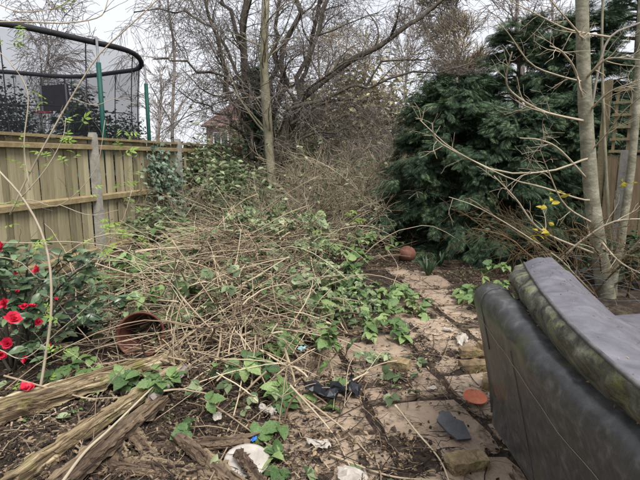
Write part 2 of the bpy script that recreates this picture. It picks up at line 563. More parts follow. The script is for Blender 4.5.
def rand_dirs(n, g, zlo=-.4, zhi=.6):
    a = g.uniform(0, 2 * math.pi, n)
    z = g.uniform(zlo, zhi, n)
    r = np.sqrt(np.maximum(0, 1 - z * z))
    return np.stack([r * np.cos(a), r * np.sin(a), z], 1)


def leaf_cloud(pos, g, tmpl, size, up=0.8, zlo=-.5, zhi=.4):
    n = len(pos)
    D = rand_dirs(n, g, zlo, zhi)
    Nn = nrm(g.normal(size=(n, 3)) * (1 - up) + np.array([0, 0, 1]) * up)
    return scatter(tmpl, pos, frames(D, Nn), g.uniform(size[0], size[1], n))


def on_curves(P, n, g, t0=0.2, t1=1.0):
    Mm, K, _ = P.shape
    i = g.integers(0, Mm, n)
    t = g.uniform(t0, t1, n) * (K - 1)
    k = np.minimum(t.astype(int), K - 2)
    f = (t - k)[:, None]
    return P[i, k] * (1 - f) + P[i, k + 1] * f, nrm(P[i, k + 1] - P[i, k])


# ------------------------------------------------------------------ ground and path
def axis(lo, hi, step, far):
    d = np.arange(lo, hi + step / 2, step)
    out = [hi]
    st = step
    while out[-1] < far:
        st *= 1.35
        out.append(out[-1] + st)
    o2 = [lo]
    st = step
    while o2[-1] > -far:
        st *= 1.35
        o2.append(o2[-1] - st)
    return np.concatenate([np.array(o2[1:][::-1]), d, np.array(out[1:])])


xs, ys = axis(-4.0, 3.2, 0.032, 300), axis(1.4, 8, 0.032, 300)
gx, gy = np.meshgrid(xs, ys)
gv = np.stack([gx, gy, terr(gx, gy)], -1).reshape(-1, 3)
nx, ny = len(xs), len(ys)
ii = (np.arange(ny - 1)[:, None] * nx + np.arange(nx - 1)[None]).ravel()
o = link('ground', _mesh('ground', gv, [np.stack([ii, ii + 1, ii + nx + 1, ii + nx], 1)]), M['soil'])
tag(o, 'dark damp soil of the overgrown garden', None, None, 'structure')

path = empty('path', (0.9, 3.8, 0))
tag(path, 'path of worn beige paving slabs half buried in litter', None, None, 'structure')
slab_list = []
UX, UY = np.array([0.985, 0.172]), np.array([-0.172, 0.985])
for ci in range(-4, 1):
    for ri in range(-8, 3):
        g = np.random.default_rng(900 + ci * 37 + ri)
        u = ci * 0.60 + 0.30
        v = ri * 0.60 + 0.28 + (0.3 if ci % 2 else 0)
        if v > 1.5 or (ci == 0 and v < -1.0) or ci == -4 or (ci == -3 and v > 0.0) or (ci == -1 and v > .55) or (ci == -2 and v > .2):
            continue
        w, d, h = 0.55 + g.normal() * .008, 0.55 + g.normal() * .008, 0.045
        bm_n = 6
        # slab top as a small grid with chipped, rounded corners
        tt = np.linspace(-.5, .5, bm_n)
        X, Y = np.meshgrid(tt, tt)
        rr = np.maximum(np.abs(X), np.abs(Y)) > 0.49
        X2 = X * w + rr * g.normal(size=X.shape) * 0.008
        Y2 = Y * d + rr * g.normal(size=X.shape) * 0.008
        cor = (np.abs(X) > .49) & (np.abs(Y) > .49)
        X2, Y2 = np.where(cor, X2 * g.uniform(.93, .99), X2), np.where(cor, Y2 * g.uniform(.93, .99), Y2)
        Z = g.normal(size=X.shape) * 0.002 - rr * 0.005
        top = np.stack([X2, Y2, Z], -1).reshape(-1, 3)
        loop = [i for i in range(bm_n)] + [i * bm_n + bm_n - 1 for i in range(1, bm_n)] + [bm_n * bm_n - 1 - i for i in range(1, bm_n)] + [(bm_n - 1 - i) * bm_n for i in range(1, bm_n - 1)]
        low = top[loop] - np.array([0, 0, h])
        qi = (np.arange(bm_n - 1)[:, None] * bm_n + np.arange(bm_n - 1)[None]).ravel()
        F = [np.stack([qi, qi + 1, qi + bm_n + 1, qi + bm_n], 1)]
        n0 = len(top)
        F.append(np.array([[loop[(k + 1) % len(loop)], loop[k], n0 + k, n0 + (k + 1) % len(loop)] for k in range(len(loop))]))
        Vv = np.concatenate([top, low]) @ euler(g.normal() * .012, g.normal() * .012, math.atan2(0.172, 0.985) + g.normal() * .012).T
        c = np.array([1.15, 4.75]) + UX * u + UY * v
        o = link('slab', _mesh('slab', Vv, F), M['slab'], path, False, (c[0], c[1], 0.010 + g.normal() * .005))
        slab_list.append((u, v))


def surf(x, y):              # height of what one walks on
    z = terr(x, y)
    return np.maximum(z, np.where(z < 0, 0.012, z))


# ------------------------------------------------------------------ left fence
FX0, FS = -4.77, 0.2146
FU = np.array([0.2098, 0.9777])
FN = np.array([0.9777, -0.2098])
FANG = math.atan2(FU[1], FU[0])
RF = rotz(FANG)


def fpt(y, off=0.0):
    return np.array([FX0 + FS * y, y]) + FN * off


fence = thing('wooden_fence', (*fpt(9), 0), 'weathered closeboard wooden fence with concrete posts along the left side', 'fence')
POSTS = [4.62, 7.02, 9.42, 11.82, 14.22]
bl = bpy.data.meshes
board_me = []
for k in range(4):
    g = np.random.default_rng(k)
    V, F = box((0, 0, 0.92), (0.128, 0.012, 1.66))
    V[:, 1] += np.where(V[:, 0] > 0, 0.004, -0.004)
    V[:, 2] += np.where(V[:, 2] > 1, g.normal(size=8) * .006, 0)
    me = _mesh('board', V, F)
    me.materials.append(M['board'])
    board_me.append(me)
for b0, b1 in zip(POSTS[:-1], POSTS[1:]):
    L = (b1 - b0) / FU[1]
    nb = int(L / 0.118)
    ca = fpt((b0 + b1) / 2)
    for k in range(nb):
        s = -L / 2 + 0.07 + (L - 0.14) * (k + .5) / nb
        p = np.array(ca) + FU * s - FN * (0.035 + (.011 if k % 2 else 0) + rng.uniform(0, .004))
        o = link('board', board_me[rng.integers(4)], None, fence, False, (p[0], p[1], rng.normal() * .004))
        o.rotation_euler = (rng.normal() * .004, rng.normal() * .006, FANG + 0.015)
        o.scale = (rng.uniform(.88, .98), 1, 1)
    for z, h, dpt, off, nme, mt in ((0.93, 0.085, 0.062, 0.004, 'rail', 'rail'), (1.66, 0.075, 0.055, 0.002, 'rail', 'rail'), (1.775, 0.035, 0.10, -0.012, 'capping', 'rail'),
                                    (0.16, 0.08, 0.06, 0.003, 'rail', 'rail'), (0.03, 0.17, 0.03, -0.01, 'gravel_board', 'rail')):
        p = np.array(ca) + FN * off
        V, F = box((0, 0, 0), (L - 0.10, dpt, h))
        if nme == 'rail':
            V[:, 2] += np.where((V[:, 1] < 0) & (V[:, 2] > 0), -.02, 0)
        link(nme, _mesh(nme, V, F), M[mt], fence, False, (p[0], p[1], z)).rotation_euler = (0, 0, FANG)
for y in POSTS:
    p = fpt(y, 0.012)
    V, F = box((0, 0, 0.9), (0.098, 0.105, 1.86))
    tv = V[:, 2] > 1
    V[tv, :2] *= 0.9
    V2, F2 = box((0, 0, 1.845), (0.075, 0.08, 0.03))
    V3, F3 = merge([(V, F), (V2, F2)])
    link('post', _mesh('post', V3, F3), M['concrete'], fence, False, (p[0], p[1], 0)).rotation_euler = (0, 0, FANG)

# ------------------------------------------------------------------ trampoline beyond the fence
TC = np.array([-5.46, 8.8])
TR, TZ, TB = 2.2, 3.28, 1.25
tramp = thing('trampoline', (*TC, 0.1), 'big round trampoline with black safety net and teal padded poles behind the fence', 'trampoline')
th = np.linspace(0, 2 * math.pi, 73)
def circ(r, z, n=73):
    t_ = np.linspace(0, 2 * math.pi, n)
    return np.stack([TC[0] + r * np.cos(t_), TC[1] + r * np.sin(t_), np.full(n, z)], 1)
def ringtube(name, r, z, rad, mt, S=8):
    V, F = tubes(circ(r, z), rad, S)
    return build(name, V, F[:1], M[mt], tramp)
# the sleeve of the upper ring sags a little between the poles
c_ = circ(TR, TZ)
c_[:, 2] += 0.02 * np.cos(6 * th)
V, F = tubes(c_, 0.045, 8)
top = build('ring_sleeve', V, F[:1], M['sleeve'], tramp)
ringtube('bed_frame', TR + 0.05, TB - 0.05, 0.04, 'steel')
V = np.concatenate([circ(TR * 0.93, TB)[:-1], [[TC[0], TC[1], TB - .04]]])
build('jumping_mat', V, [np.array([[i, (i + 1) % 72, 72] for i in range(72)])], M['sleeve'], tramp)
lo_, hi_ = circ(TR + .22, TB - .03)[:-1], circ(TR * .9, TB + .02)[:-1]
build('edge_pad', np.concatenate([lo_, hi_]), [np.array([[i, (i + 1) % 72, 72 + (i + 1) % 72, 72 + i] for i in range(72)])], M['foam_teal'], tramp)
# net: a tube of cloth, with waist drawn in and one open notch below the ring
lv = np.linspace(TB, TZ - .03, 7)
N_ = []
for z in lv:
    k = (z - TB) / (TZ - TB)
    N_.append(circ(TR * (0.965 + 0.03 * k) - .05 * math.sin(k * math.pi), z)[:-1])
V = np.concatenate(N_)
gap_a = math.atan2(at(91, 40, 7.0)[1] - TC[1], at(91, 40, 7.0)[0] - TC[0])
F = []
for j in range(6):
    for i in range(72):
        F.append([j * 72 + i, j * 72 + (i + 1) % 72, (j + 1) * 72 + (i + 1) % 72, (j + 1) * 72 + i])
build('net', V, [np.array(F)], M['net'], tramp)
for i in range(0, 72, 6):
    V, F = tubes(np.array([N_[j][i] for j in range(7)]), .010, 4)
    build('net_strap', V, F, M['sleeve'], tramp)
V, F = tubes(np.array([[TC[0] + TR * .925 * math.cos(t), TC[1] + TR * .925 * math.sin(t), 2.26 + .015 * math.cos(9 * t)] for t in th]), .008, 4)
build('net_band', V, F[:1], M['sleeve'], tramp)
# poles by bearing
def bearing(px, near):
    k = (px - 320) / FPX / (CP + .25 * SP)
    best = None
    for a in np.linspace(0, 2 * math.pi, 721):
        x_, y_ = TC[0] + (TR + .09) * math.cos(a), TC[1] + (TR + .09) * math.sin(a)
        if (y_ < TC[1]) == near:
            e = abs(x_ / y_ - k)
            if best is None or e < best[0]:
                best = (e, a)
    return best[1]


PA = [bearing(103, True), bearing(148, False), bearing(68, False), R(262), R(150), R(205)]
for k in range(6):
    # one pole stands where the photograph shows it, the others at 60 degree steps
    a = PA[k]
    r = TR + 0.09
    x, y = TC[0] + r * math.cos(a), TC[1] + r * math.sin(a)
    V, F = tubes(np.array([[x, y, 0.1], [x, y, 1.2], [x, y, 2.6], [x, y, TZ + .04]]), 0.02, 8)
    pole = build('pole', V, F, M['steel'], tramp)
    V, F = tubes(np.array([[x, y, TB + .02], [x, y, 2.0], [x, y, 2.95]]), 0.037, 10)
    build('foam_sleeve', V, F, M['foam_teal'], pole)
    V, F = tubes(np.array([[TC[0] + (TR - .03) * math.cos(a), TC[1] + (TR - .03) * math.sin(a), TZ - .02], [x, y, TZ + .02]]), 0.018, 6)
    build('bracket', V, F, M['sleeve'], pole)
    V, F = box((x, y, 0.66), (0.05, 0.05, 1.2), rotz(a))
    build('leg', V, F, M['steel'], tramp, False)
# basketball board on the far side
bc = at(55, 98, 9.9)
bo = build('backboard', *box((bc[0], bc[1], bc[2]), (0.72, 0.03, 0.50), rotz(-.35)), M['sleeve'], tramp, False)
for dx in (-.33, .33):
    build('board_edge', *box(bc + rotz(-.35) @ np.array([dx, -.02, 0]), (0.025, 0.03, 0.5), rotz(-.35)), M['steel'], bo, False)
hp = bc + np.array([-.12, -.26, -.3])
t_ = np.linspace(0, 2 * math.pi, 25)
V, F = tubes(np.stack([hp[0] + .17 * np.cos(t_), hp[1] + .17 * np.sin(t_), np.full(25, hp[2])], 1), .012, 6)
build('hoop', V, F[:1], M['hoop'], bo)
cords = []
for k in range(12):
    a = k * math.pi / 6
    cords.append(np.array([[hp[0] + .17 * math.cos(a), hp[1] + .17 * math.sin(a), hp[2]], [hp[0] + .12 * math.cos(a + .3), hp[1] + .12 * math.sin(a + .3), hp[2] - .15], [hp[0] + .09 * math.cos(a + .1), hp[1] + .09 * math.sin(a + .1), hp[2] - .32]]))
V, F = tubes(np.array(cords), .006, 4)
build('hoop_net', V, F, M['steel'], bo)

# ------------------------------------------------------------------ house far behind
HY = 42.0
hc = at(201, 126, HY)            # near left corner at the eaves
EZ = hc[2]
house = thing('house', (hc[0] + 4, HY + 4, 0), 'distant house with brown hipped tile roof behind the bare trees', 'house')
x0, x1, y0, y1 = hc[0] + .35, hc[0] + 6.3, HY + .35, HY + 8
build('wall', *box(((x0 + x1) / 2, (y0 + y1) / 2, EZ / 2), (x1 - x0, y1 - y0, EZ)), M['wall'], house, False)
apx = at(247, 84, HY + 3.5)
# roof in stepped courses of tiles
NCO = 13
parts = []
bx0, bx1, by0, by1 = hc[0], hc[0] + 6.65, HY, HY + 8.35
rx0, rx1, ry0, ry1 = hc[0] + 3.3, hc[0] + 3.6, HY + 4.1, HY + 4.2
RZ = EZ + 3.3
def lerp(a, b, t): return a + (b - a) * t
for k in range(NCO):
    t0, t1 = k / NCO, (k + 1) / NCO
    q0 = [lerp(bx0, rx0, t0), lerp(bx1, rx1, t0), lerp(by0, ry0, t0), lerp(by1, ry1, t0)]
    q1 = [lerp(bx0, rx0, t1), lerp(bx1, rx1, t1), lerp(by0, ry0, t1), lerp(by1, ry1, t1)]
    z0, z1 = lerp(EZ, RZ, t0) + .05, lerp(EZ, RZ, t1)
    V = np.array([[q0[0], q0[2], z0 - .06], [q0[1], q0[2], z0 - .06], [q0[1], q0[3], z0 - .06], [q0[0], q0[3], z0 - .06],
                  [q0[0], q0[2], z0], [q0[1], q0[2], z0], [q0[1], q0[3], z0], [q0[0], q0[3], z0],
                  [q1[0], q1[2], z1], [q1[1], q1[2], z1], [q1[1], q1[3], z1], [q1[0], q1[3], z1]])
    F = []
    for s in range(2):
        for e in range(4):
            F.append([4 * s + e, 4 * s + (e + 1) % 4, 4 * s + 4 + (e + 1) % 4, 4 * s + 4 + e])
    if k == NCO - 1:
        F.append([8, 9, 10, 11])
    parts.append((V, [np.array(F)]))
roof = build('roof', *merge(parts), M['tile'], house, False)
cpx = at(247, 84, HY + 2.6)
ch = build('chimney', *box((cpx[0], cpx[1], RZ - .7), (0.8, 0.8, 3.0)), M['chimney'], roof, False)
for dx in (-.2, .2):
    V, F = tubes(np.array([[cpx[0] + dx, cpx[1], RZ + .75], [cpx[0] + dx, cpx[1], RZ + 1.3]]), .13, 10)
    build('chimney_pot', V, F, M['terracotta'], roof)
dp = at(243, 146, HY + .25)
V, F = tubes(np.array([[dp[0], HY + .28, 0], [dp[0], HY + .28, EZ - .1]]), .07, 8)
build('downpipe', V, F, M['upvc'], house)
build('gutter', *box(((bx0 + bx1) / 2, by0 - .05, EZ - .02), (bx1 - bx0, .1, .1)), M['sleeve'], house, False)
for wx in (1.6, 4.6):
    w_ = build('window', *box((hc[0] + wx, HY + .33, EZ - 1.1), (1.3, .06, 1.2)), M['upvc'], house, False)
    for s in (-.31, .31):
        build('pane', *box((hc[0] + wx + s, HY + .295, EZ - 1.1), (.54, .02, 1.06)), M['glass'], w_, False)


# ------------------------------------------------------------------ trees
def tree(name, label, base, roots, levels, bark, twig, group=None, cat='tree', split=1, S=8, crown='crown', rmin=.0022):
    """roots: list of (pts, r0, r1). levels: list of grow() settings; the first `split` levels are wood, the rest the twig crown"""
    t = thing(name, base, label, cat, group)
    N0 = 14
    P = np.stack([curve(p, N0) for p, _, _ in roots])
    if len(roots) > 4:
        gg = np.random.default_rng(77)
        P[:, 2:] += gg.normal(size=(len(P), N0 - 2, 3)) * .075
    Rd = np.stack([np.linspace(a, b, N0) for _, a, b in roots])
    for q in range(len(P)):
        V, F = tubes(P[q], Rd[q] * (1 + 0.06 * np.random.default_rng(q).normal(size=N0)), S)
        build('trunk' if q == 0 else 'limb', V, F, bark, t)
    wood, fine, allP = [], [], []
    for i, lv_ in enumerate(levels):
        P, Rd = grow(P, Rd, **lv_)
        Rd = np.maximum(Rd, rmin)
        allP.append(P)
        (wood if i < split else fine).append(tubes(P, Rd, 5 if i < split else 3))
    if wood:
        build('branch', *merge(wood), bark, t)
    if fine:
        build(crown, *merge(fine), twig, t)
    return t, allP


def px_curve(pts, y):
    return np.array([at(p[0], p[1], y + (p[2] if len(p) > 2 else 0)) for p in pts])


# many-stemmed dark tree in the middle
by = 11.0
base = at(262, 222, by)
roots = [(px_curve([(262, 225), (262, 175), (257, 120), (247, 60), (238, -30)], by), .21, .09),
         (px_curve([(266, 225), (268, 170), (276, 110), (286, 50), (292, -40)], by), .15, .07),
         (px_curve([(270, 222), (276, 165), (290, 122), (318, 84), (348, 66), (384, 36), (420, 24), (452, 2), (500, -18)], by - .3), .13, .045),
         (px_curve([(258, 222), (254, 160), (240, 110), (222, 60), (205, 0)], by + .3), .12, .05),
         (px_curve([(268, 220), (274, 150), (300, 90), (316, 40), (330, -30)], by + .5), .12, .05),
         (px_curve([(266, 220), (268, 150), (270, 90), (278, 40), (280, -20)], by + .6), .12, .06),
         (px_curve([(270, 205), (285, 128), (310, 108), (350, 88), (400, 76), (470, 70)], by - .7), .075, .025),
         (px_curve([(272, 200), (280, 150), (298, 118), (345, 92), (390, 62), (440, 58)], by - .2), .07, .02),
         (px_curve([(258, 200), (248, 130), (225, 88), (190, 62), (150, 58)], by - .4), .07, .02),
         (px_curve([(260, 190), (250, 100), (228, 45), (190, 20), (140, 10)], by), .07, .02),
         (px_curve([(275, 215), (284, 175), (300, 140), (340, 118), (400, 105)], by - .5), .055, .02)]
roots += [(px_curve([(256, 222), (250, 170), (236, 130), (215, 108), (186, 100)], by + .2), .06, .02), (px_curve([(272, 222), (282, 160), (306, 60), (326, 0), (340, -40)], by - .1), .10, .05),
          (px_curve([(260, 222), (256, 140), (252, 80), (230, 20), (214, -30)], by + .1), .10, .05), (px_curve([(274, 218), (290, 150), (318, 130), (352, 128), (384, 140)], by - .6), .05, .015)]
roots = [(p, a * .72, b * .62) for p, a, b in roots]
lv = [dict(n=11, t0=.22, t1=1, ang=.6, length=(.8, 2.4), rr=.45, wig=.17, grav=.0, N=8, seed=1),
      dict(n=8, t0=.2, t1=1, ang=.7, length=(.5, 1.5), rr=.5, wig=.2, grav=.10, N=6, seed=2),
      dict(n=5, t0=.2, t1=1, ang=.75, length=(.25, .8), rr=.5, wig=.2, grav=.10, N=5, seed=3)]
main_tree, _ = tree('bare_tree', 'large dark bare tree with many spreading stems at the garden end', base, roots, lv, M['bark_dark'], M['twig_dark'], split=1, rmin=.0036)

# pale straight pole-like tree before it
yb = 9.8
r_ = [(px_curve([(274, 235), (272, 190), (268, 130), (264, 70), (265, 20), (267, -40)], yb), .105, .07)]
tree('bare_tree', 'slim pale straight trunk standing in front of the dark bare tree', at(274, 235, yb), r_,
     [dict(n=20, t0=.35, t1=1, ang=.9, length=(.9, 2.4), rr=.24, wig=.14, grav=.03, N=7, seed=5),
      dict(n=5, t0=.25, t1=1, ang=.7, length=(.3, 1.0), rr=.45, wig=.2, grav=.05, N=5, seed=6),
      dict(n=4, t0=.25, t1=1, ang=.7, length=(.15, .5), rr=.5, wig=.2, grav=.08, N=4, seed=7)], M['bark_pale'], M['twig_grey'], rmin=.0038)

# drooping pale twigs left of the middle, over the fence
bare = [
    # px of base, y, top py, spread px, label, n levels, material
    ('bare_birch', 'pinkish bare birch seen through the trampoline net', (36, 150), 14.0, (42, 10), .05, 'twig_grey', (22, 9, 7), (1.0, 2.6), .10),
    ('bare_birch', 'bare tree with drooping twigs above the end of the fence', (176, 160), 13.5, (168, -60), .055, 'twig_grey', (12, 7, 5), (1.2, 3.0), .16),
    ('bare_tree', 'faint bare tree between the house roof and the trampoline', (158, 160), 24.0, (160, 70), .10, 'twig_grey', (12, 8, 6), (1.0, 2.4), .02),
    ('bare_tree', 'tall greyish twiggy tree rising above the conifers', (457, 170), 22.0, (455, -30), .16, 'twig_tan', (40, 10, 8), (1.3, 2.6), -.05),
    ('bare_tree', 'bare brownish tree behind the gap left of the conifers', (372, 190), 15.0, (366, 50), .08, 'twig_tan', (12, 7, 5), (1.0, 2.2), .05),
    ('bare_tree', 'bare thin tree behind the right hand conifer top', (530, 170), 16.0, (520, -30), .14, 'twig_grey', (14, 8, 6), (1.2, 2.8), .03),
    ('bare_tree', 'distant bare tree showing between the many dark stems', (318, 170), 20.0, (318, 40), .10, 'twig_grey', (12, 7, 5), (1.4, 3.0), .02),
    ('bare_tree', 'distant bare tree filling the sky beside the right trunk', (560, 160), 20.0, (552, -20), .12, 'twig_grey', (14, 8, 6), (1.2, 2.8), .0),
]
bare += [
         ('bare_tree', 'distant bare tree right above the leaning limb', (412, 170), 27.0, (408, 30), .11, 'twig_grey', (16, 8, 6), (1.6, 3.4), .0)]
for k, (nm_, lab, bp, y, tp, r0, mt, ns, ln, gr) in enumerate(bare):
    b = at(*bp, y)
    b[2] = 0.1
    t_ = at(*tp, y)
    g = np.random.default_rng(50 + k)
    mid = [lerp(b, t_, q) + np.array([g.normal() * .12, g.normal() * .12, 0]) for q in (.3, .6, .8)]
    sc_ = 1 + (k == 3) * .3
    lv = [dict(n=ns[0], t0=.25, t1=1, ang=.6, length=ln, rr=.4, wig=.10, grav=gr * .3, N=8, seed=60 + k * 5),
          dict(n=ns[1], t0=.2, t1=1, ang=.6, length=(ln[0] * .45, ln[1] * .5), rr=.45, wig=.15, grav=gr, N=6, seed=61 + k * 5),
          dict(n=ns[2], t0=.2, t1=1, ang=.6, length=(ln[0] * .25, ln[1] * .3), rr=.55, wig=.15, grav=gr * 1.3, N=5, seed=62 + k * 5)]
    if k in (3, 4, 6):
        lv.append(dict(n=3, t0=.2, t1=1, ang=.6, length=(.2, .6), rr=.6, wig=.15, grav=gr, N=3, seed=63 + k * 5))
    tree(nm_, lab, b, [(np.array([b, *mid, t_]), r0, r0 * .25)], lv, M['twig_grey'], M[mt], 'bare trees beyond the garden', split=1, rmin=.00042 * y)  # twig grey used as bark puts aerial haze into the wood colour


# ------------------------------------------------------------------ conifers
def conifer(name, label, base, height, width, seed, mt, nb=130, nspray=26, top_bare=0.0, droop=.06, size=(.10, .26), zlow=.02, power=.45):
    g = np.random.default_rng(seed)
    t = thing(name, base, label, 'conifer', None)
    tp = np.array(base) + np.array([g.normal() * .1, g.normal() * .1, height])
    P0 = curve([base, lerp(np.array(base), tp, .5) + [g.normal() * .05, 0, 0], tp], 10)
    V, F = tubes(P0, np.linspace(.11, .015, 10), 8)
    build('trunk', V, F, M['bark_dark'], t)
    q = g.uniform(zlow, .985, nb) ** .9
    a = g.uniform(0, 2 * math.pi, nb)
    L = width * (1 - q) ** power * g.uniform(.5, 1.2, nb) + .1
    el = .35 - .3 * (1 - q)
    pts = []
    start = np.stack([np.interp(q, np.linspace(0, 1, 10), P0[:, i]) for i in range(3)], 1)
    N = 6
    for k in range(N):
        s = k / (N - 1)
        pts.append(start + np.stack([np.cos(a) * L * s, np.sin(a) * L * s, (el * s - (.32) * s * s + .1 * s ** 3) * L], 1) + g.normal(size=(nb, 3)) * .02 * s)
    PB = np.stack(pts, 1)
    build('branch', *tubes(PB, np.linspace(.022, .005, N)[None] * np.ones((nb, 1)), 4), M['bark_dark'], t)
    n = nb * nspray
    i = np.repeat(np.arange(nb), nspray)
    s = g.uniform(.25, 1.0, n) ** .7 * (N - 1)
    k = np.minimum(s.astype(int), N - 2)
    f = (s - k)[:, None]
    pos = PB[i, k] * (1 - f) + PB[i, k + 1] * f
    tan = nrm(PB[i, k + 1] - PB[i, k])
    side = nrm(np.cross(tan, np.array([0, 0, 1.])))
    ang = g.normal(size=n) * .7
    D = tan * np.cos(ang)[:, None] + side * np.sin(ang)[:, None] + np.array([0, 0, -.12]) + g.normal(size=(n, 3)) * .18
    Nn = nrm(np.array([0, 0, 1.]) + g.normal(size=(n, 3)) * .55)
    D = D + np.array([0, 0, -.25]) * g.random((n, 1))
    pos = pos + g.normal(size=(n, 3)) * .045
    V, F = scatter(SPRAY, pos, frames(D, Nn), g.uniform(size[0], size[1], n))
    tag(build('crown', V, F, M[mt], t, False), None, None, None, None)
    return t


conifer('conifer', 'bushy dark green conifer beside the end of the path', (*at(448, 262, 7.8)[:2], 0), 2.75, 1.25, 1, 'conifer', 240, 50)
conifer('conifer', 'low spreading dark conifer whose sprays hang over the path', (*at(502, 262, 7.4)[:2], 0), 2.2, 1.15, 2, 'conifer', 190, 56)
conifer('conifer', 'tall dark conifer behind the smooth grey trunk', (*at(548, 255, 8.3)[:2], 0), 3.8, 1.3, 3, 'conifer', 210, 40)
conifer('conifer', 'tall loose conifer showing sky at the right edge', (*at(615, 250, 9.0)[:2], 0), 4.4, 1.5, 4, 'conifer_far', 100, 24)
conifer('conifer', 'taller conifer set back between the bushy one and the grey trunk', (*at(508, 250, 9.8)[:2], 0), 4.1, 1.0, 5, 'conifer_far', 150, 40)
conifer('conifer', 'dark conifer tucked under the grey trunk by the sofa', (*at(568, 262, 7.3)[:2], 0), 2.3, 1.0, 6, 'conifer', 150, 56)

# evergreen shrubs behind the trampoline
def evergreen(label, c, rx, rz, n, seed, mt='laurel', size=(.08, .16), name='evergreen_shrub', group=None, tmpl=LEAF_LOW):
    g = np.random.default_rng(seed)
    t = thing(name, (c[0], c[1], 0), label, 'shrub', group)
    N = 7
    m = 14
    d = rand_dirs(m, g, .2, .9)
    st = np.array([c[0], c[1], 0.0]) + np.stack([g.normal(size=m) * .1, g.normal(size=m) * .1, np.zeros(m)], 1)
    en = st + d * np.array([rx, rx, rz]) * .8
    P = np.stack([lerp(st, en, q) for q in np.linspace(0, 1, N)], 1)
    build('stem', *tubes(P, np.linspace(.02, .006, N)[None] * np.ones((m, 1)), 5), M['bark_dark'], t)
    blobs = np.array([c[0], c[1], rz * .55]) + rand_dirs(26, g, -.9, 1) * np.array([rx, rx, rz * .5]) * g.uniform(.4, .85, (26, 1))
    pos = blobs[g.integers(0, 26, n)] + g.normal(size=(n, 3)) * np.array([rx, rx, rz * .6]) * .22
    pos[:, 2] = np.maximum(pos[:, 2], .03)
    build('foliage', *leaf_cloud(pos, g, tmpl, size, .6), M[mt], t, False)
    return t


evergreen('dark evergreen shrub behind the trampoline at the left edge', at(10, 130, 12.6), .9, 3.0, 7000, 21, name='evergreen_shrub', size=(.06, .13))
evergreen('dark spiky evergreen shrub behind the trampoline board', at(86, 130, 12.2), .8, 2.9, 5000, 22, size=(.09, .2))
evergreen('dull green shrub behind the right trampoline pole', at(128, 130, 14.0), .8, 2.6, 4500, 23, 'laurel', (.06, .13))
#=PART3
# ------------------------------------------------------------------ smooth grey tree on the right
ty = 5.0
RS = .84
rootsR = [(px_curve([(616, 345, 0), (607, 300, 0), (599, 250, 0), (592, 200), (588, 150), (585, 100), (583, 50), (582, 0), (581, -50)], ty), .098, .066),
          (px_curve([(618, 340), (612, 290), (622, 232), (632, 160), (638, 80), (642, 0), (645, -40)], ty + .1), .055, .036),
          (px_curve([(593, 200), (592, 175), (589, 150), (590, 122), (598, 72), (610, 37), (640, 23), (680, 5)], ty + .0), .019, .011),
          (px_curve([(618, 330), (610, 240), (606, 170), (603, 100), (602, 30), (604, -30)], ty + .25), .026, .012)]
rt = thing('bare_tree', at(612, 325, ty), 'smooth grey green trunk with thin pale branches at the right behind the sofa', 'tree')
for q, (p, a, b) in enumerate(rootsR):
    V, F = tubes(curve(p, 22), RS * np.linspace(a, b, 22) * (1 + .03 * np.sin(np.arange(22) * 2.1)) * (1 + (.45 * np.exp(-np.arange(22) / 2.5) if q < 2 else 0)), 12)
    build('trunk' if q == 0 else 'stem', V, F, M['bark_smooth'] if q < 2 else M['twig_grey'] if q == 2 else M['bark_pale'], rt)
BR = [[(590, 122), (545, 112), (515, 95), (506, 80), (512, 52)], [(584, 82), (560, 76), (531, 64), (509, 34), (497, 22)],
      [(590, 158), (580, 161), (550, 171), (501, 172), (456, 152), (436, 139), (432, 123)],
      [(592, 200), (580, 199), (542, 187), (509, 178), (454, 150), (420, 120)],
      [(556, 264), (580, 242), (610, 223), (640, 219), (680, 222)], [(600, 300), (576, 276), (557, 257), (509, 225), (475, 206), (449, 197)],
      [(598, 255), (542, 231), (516, 199), (494, 176)], [(584, 40), (576, 30), (546, -5)], [(610, 37), (570, 30), (540, 16), (500, -5)],
      [(586, 78), (600, 64), (612, 58), (640, 60)], [(583, 100), (575, 70), (562, 52), (550, 46)], [(588, 122), (560, 116), (530, 108), (515, 100)],
      [(590, 110), (610, 92), (640, 80)], [(592, 150), (610, 130), (625, 110), (650, 90)], [(600, 240), (620, 262), (650, 278)], [(588, 180), (560, 150), (540, 140), (520, 138)],
      [(596, 225), (565, 205), (548, 170), (540, 150)], [(600, 280), (640, 240), (670, 200)]]
g = np.random.default_rng(5)
PB = []
for k, p in enumerate(BR):
    off = np.linspace(0, -0.5 - .5 * g.random(), len(p))
    q = np.array([at(a[0], a[1], ty + off[i]) for i, a in enumerate(p)])
    PB.append(curve(q, 14))
PB = np.stack(PB)
RB = np.linspace(.011, .0035, 14)[None] * g.uniform(.8, 1.4, (len(PB), 1))
for k in range(len(PB)):
    build('branch', *tubes(PB[k], RB[k], 6), M['twig_pale'], rt)
Q1, RQ1 = grow(PB, RB, 7, .15, 1, .8, (.15, .5), .55, .18, .0, 5, seed=9)
Q2, RQ2 = grow(Q1, RQ1, 2, .3, 1, .7, (.08, .22), .6, .15, .0, 4, seed=10)
build('twigs', *merge([tubes(Q1, np.maximum(RQ1, .0016), 4), tubes(Q2, np.maximum(RQ2, .0013), 3)]), M['twig_pale'], rt)
for c in ((552, 198), (548, 205), (540, 230), (533, 236), (546, 228), (626, 188), (634, 182), (558, 192)):
    p = at(c[0], c[1], ty - .4)
    for j in range(3):
        V, F = leaf_cloud(p[None] + g.normal(size=(1, 3)) * .03, g, leaf_tmpl(5, .5, .3, .25), (.05, .10), .5)
        build('leaf', V, F, M['yellow_leaf'], rt, False)

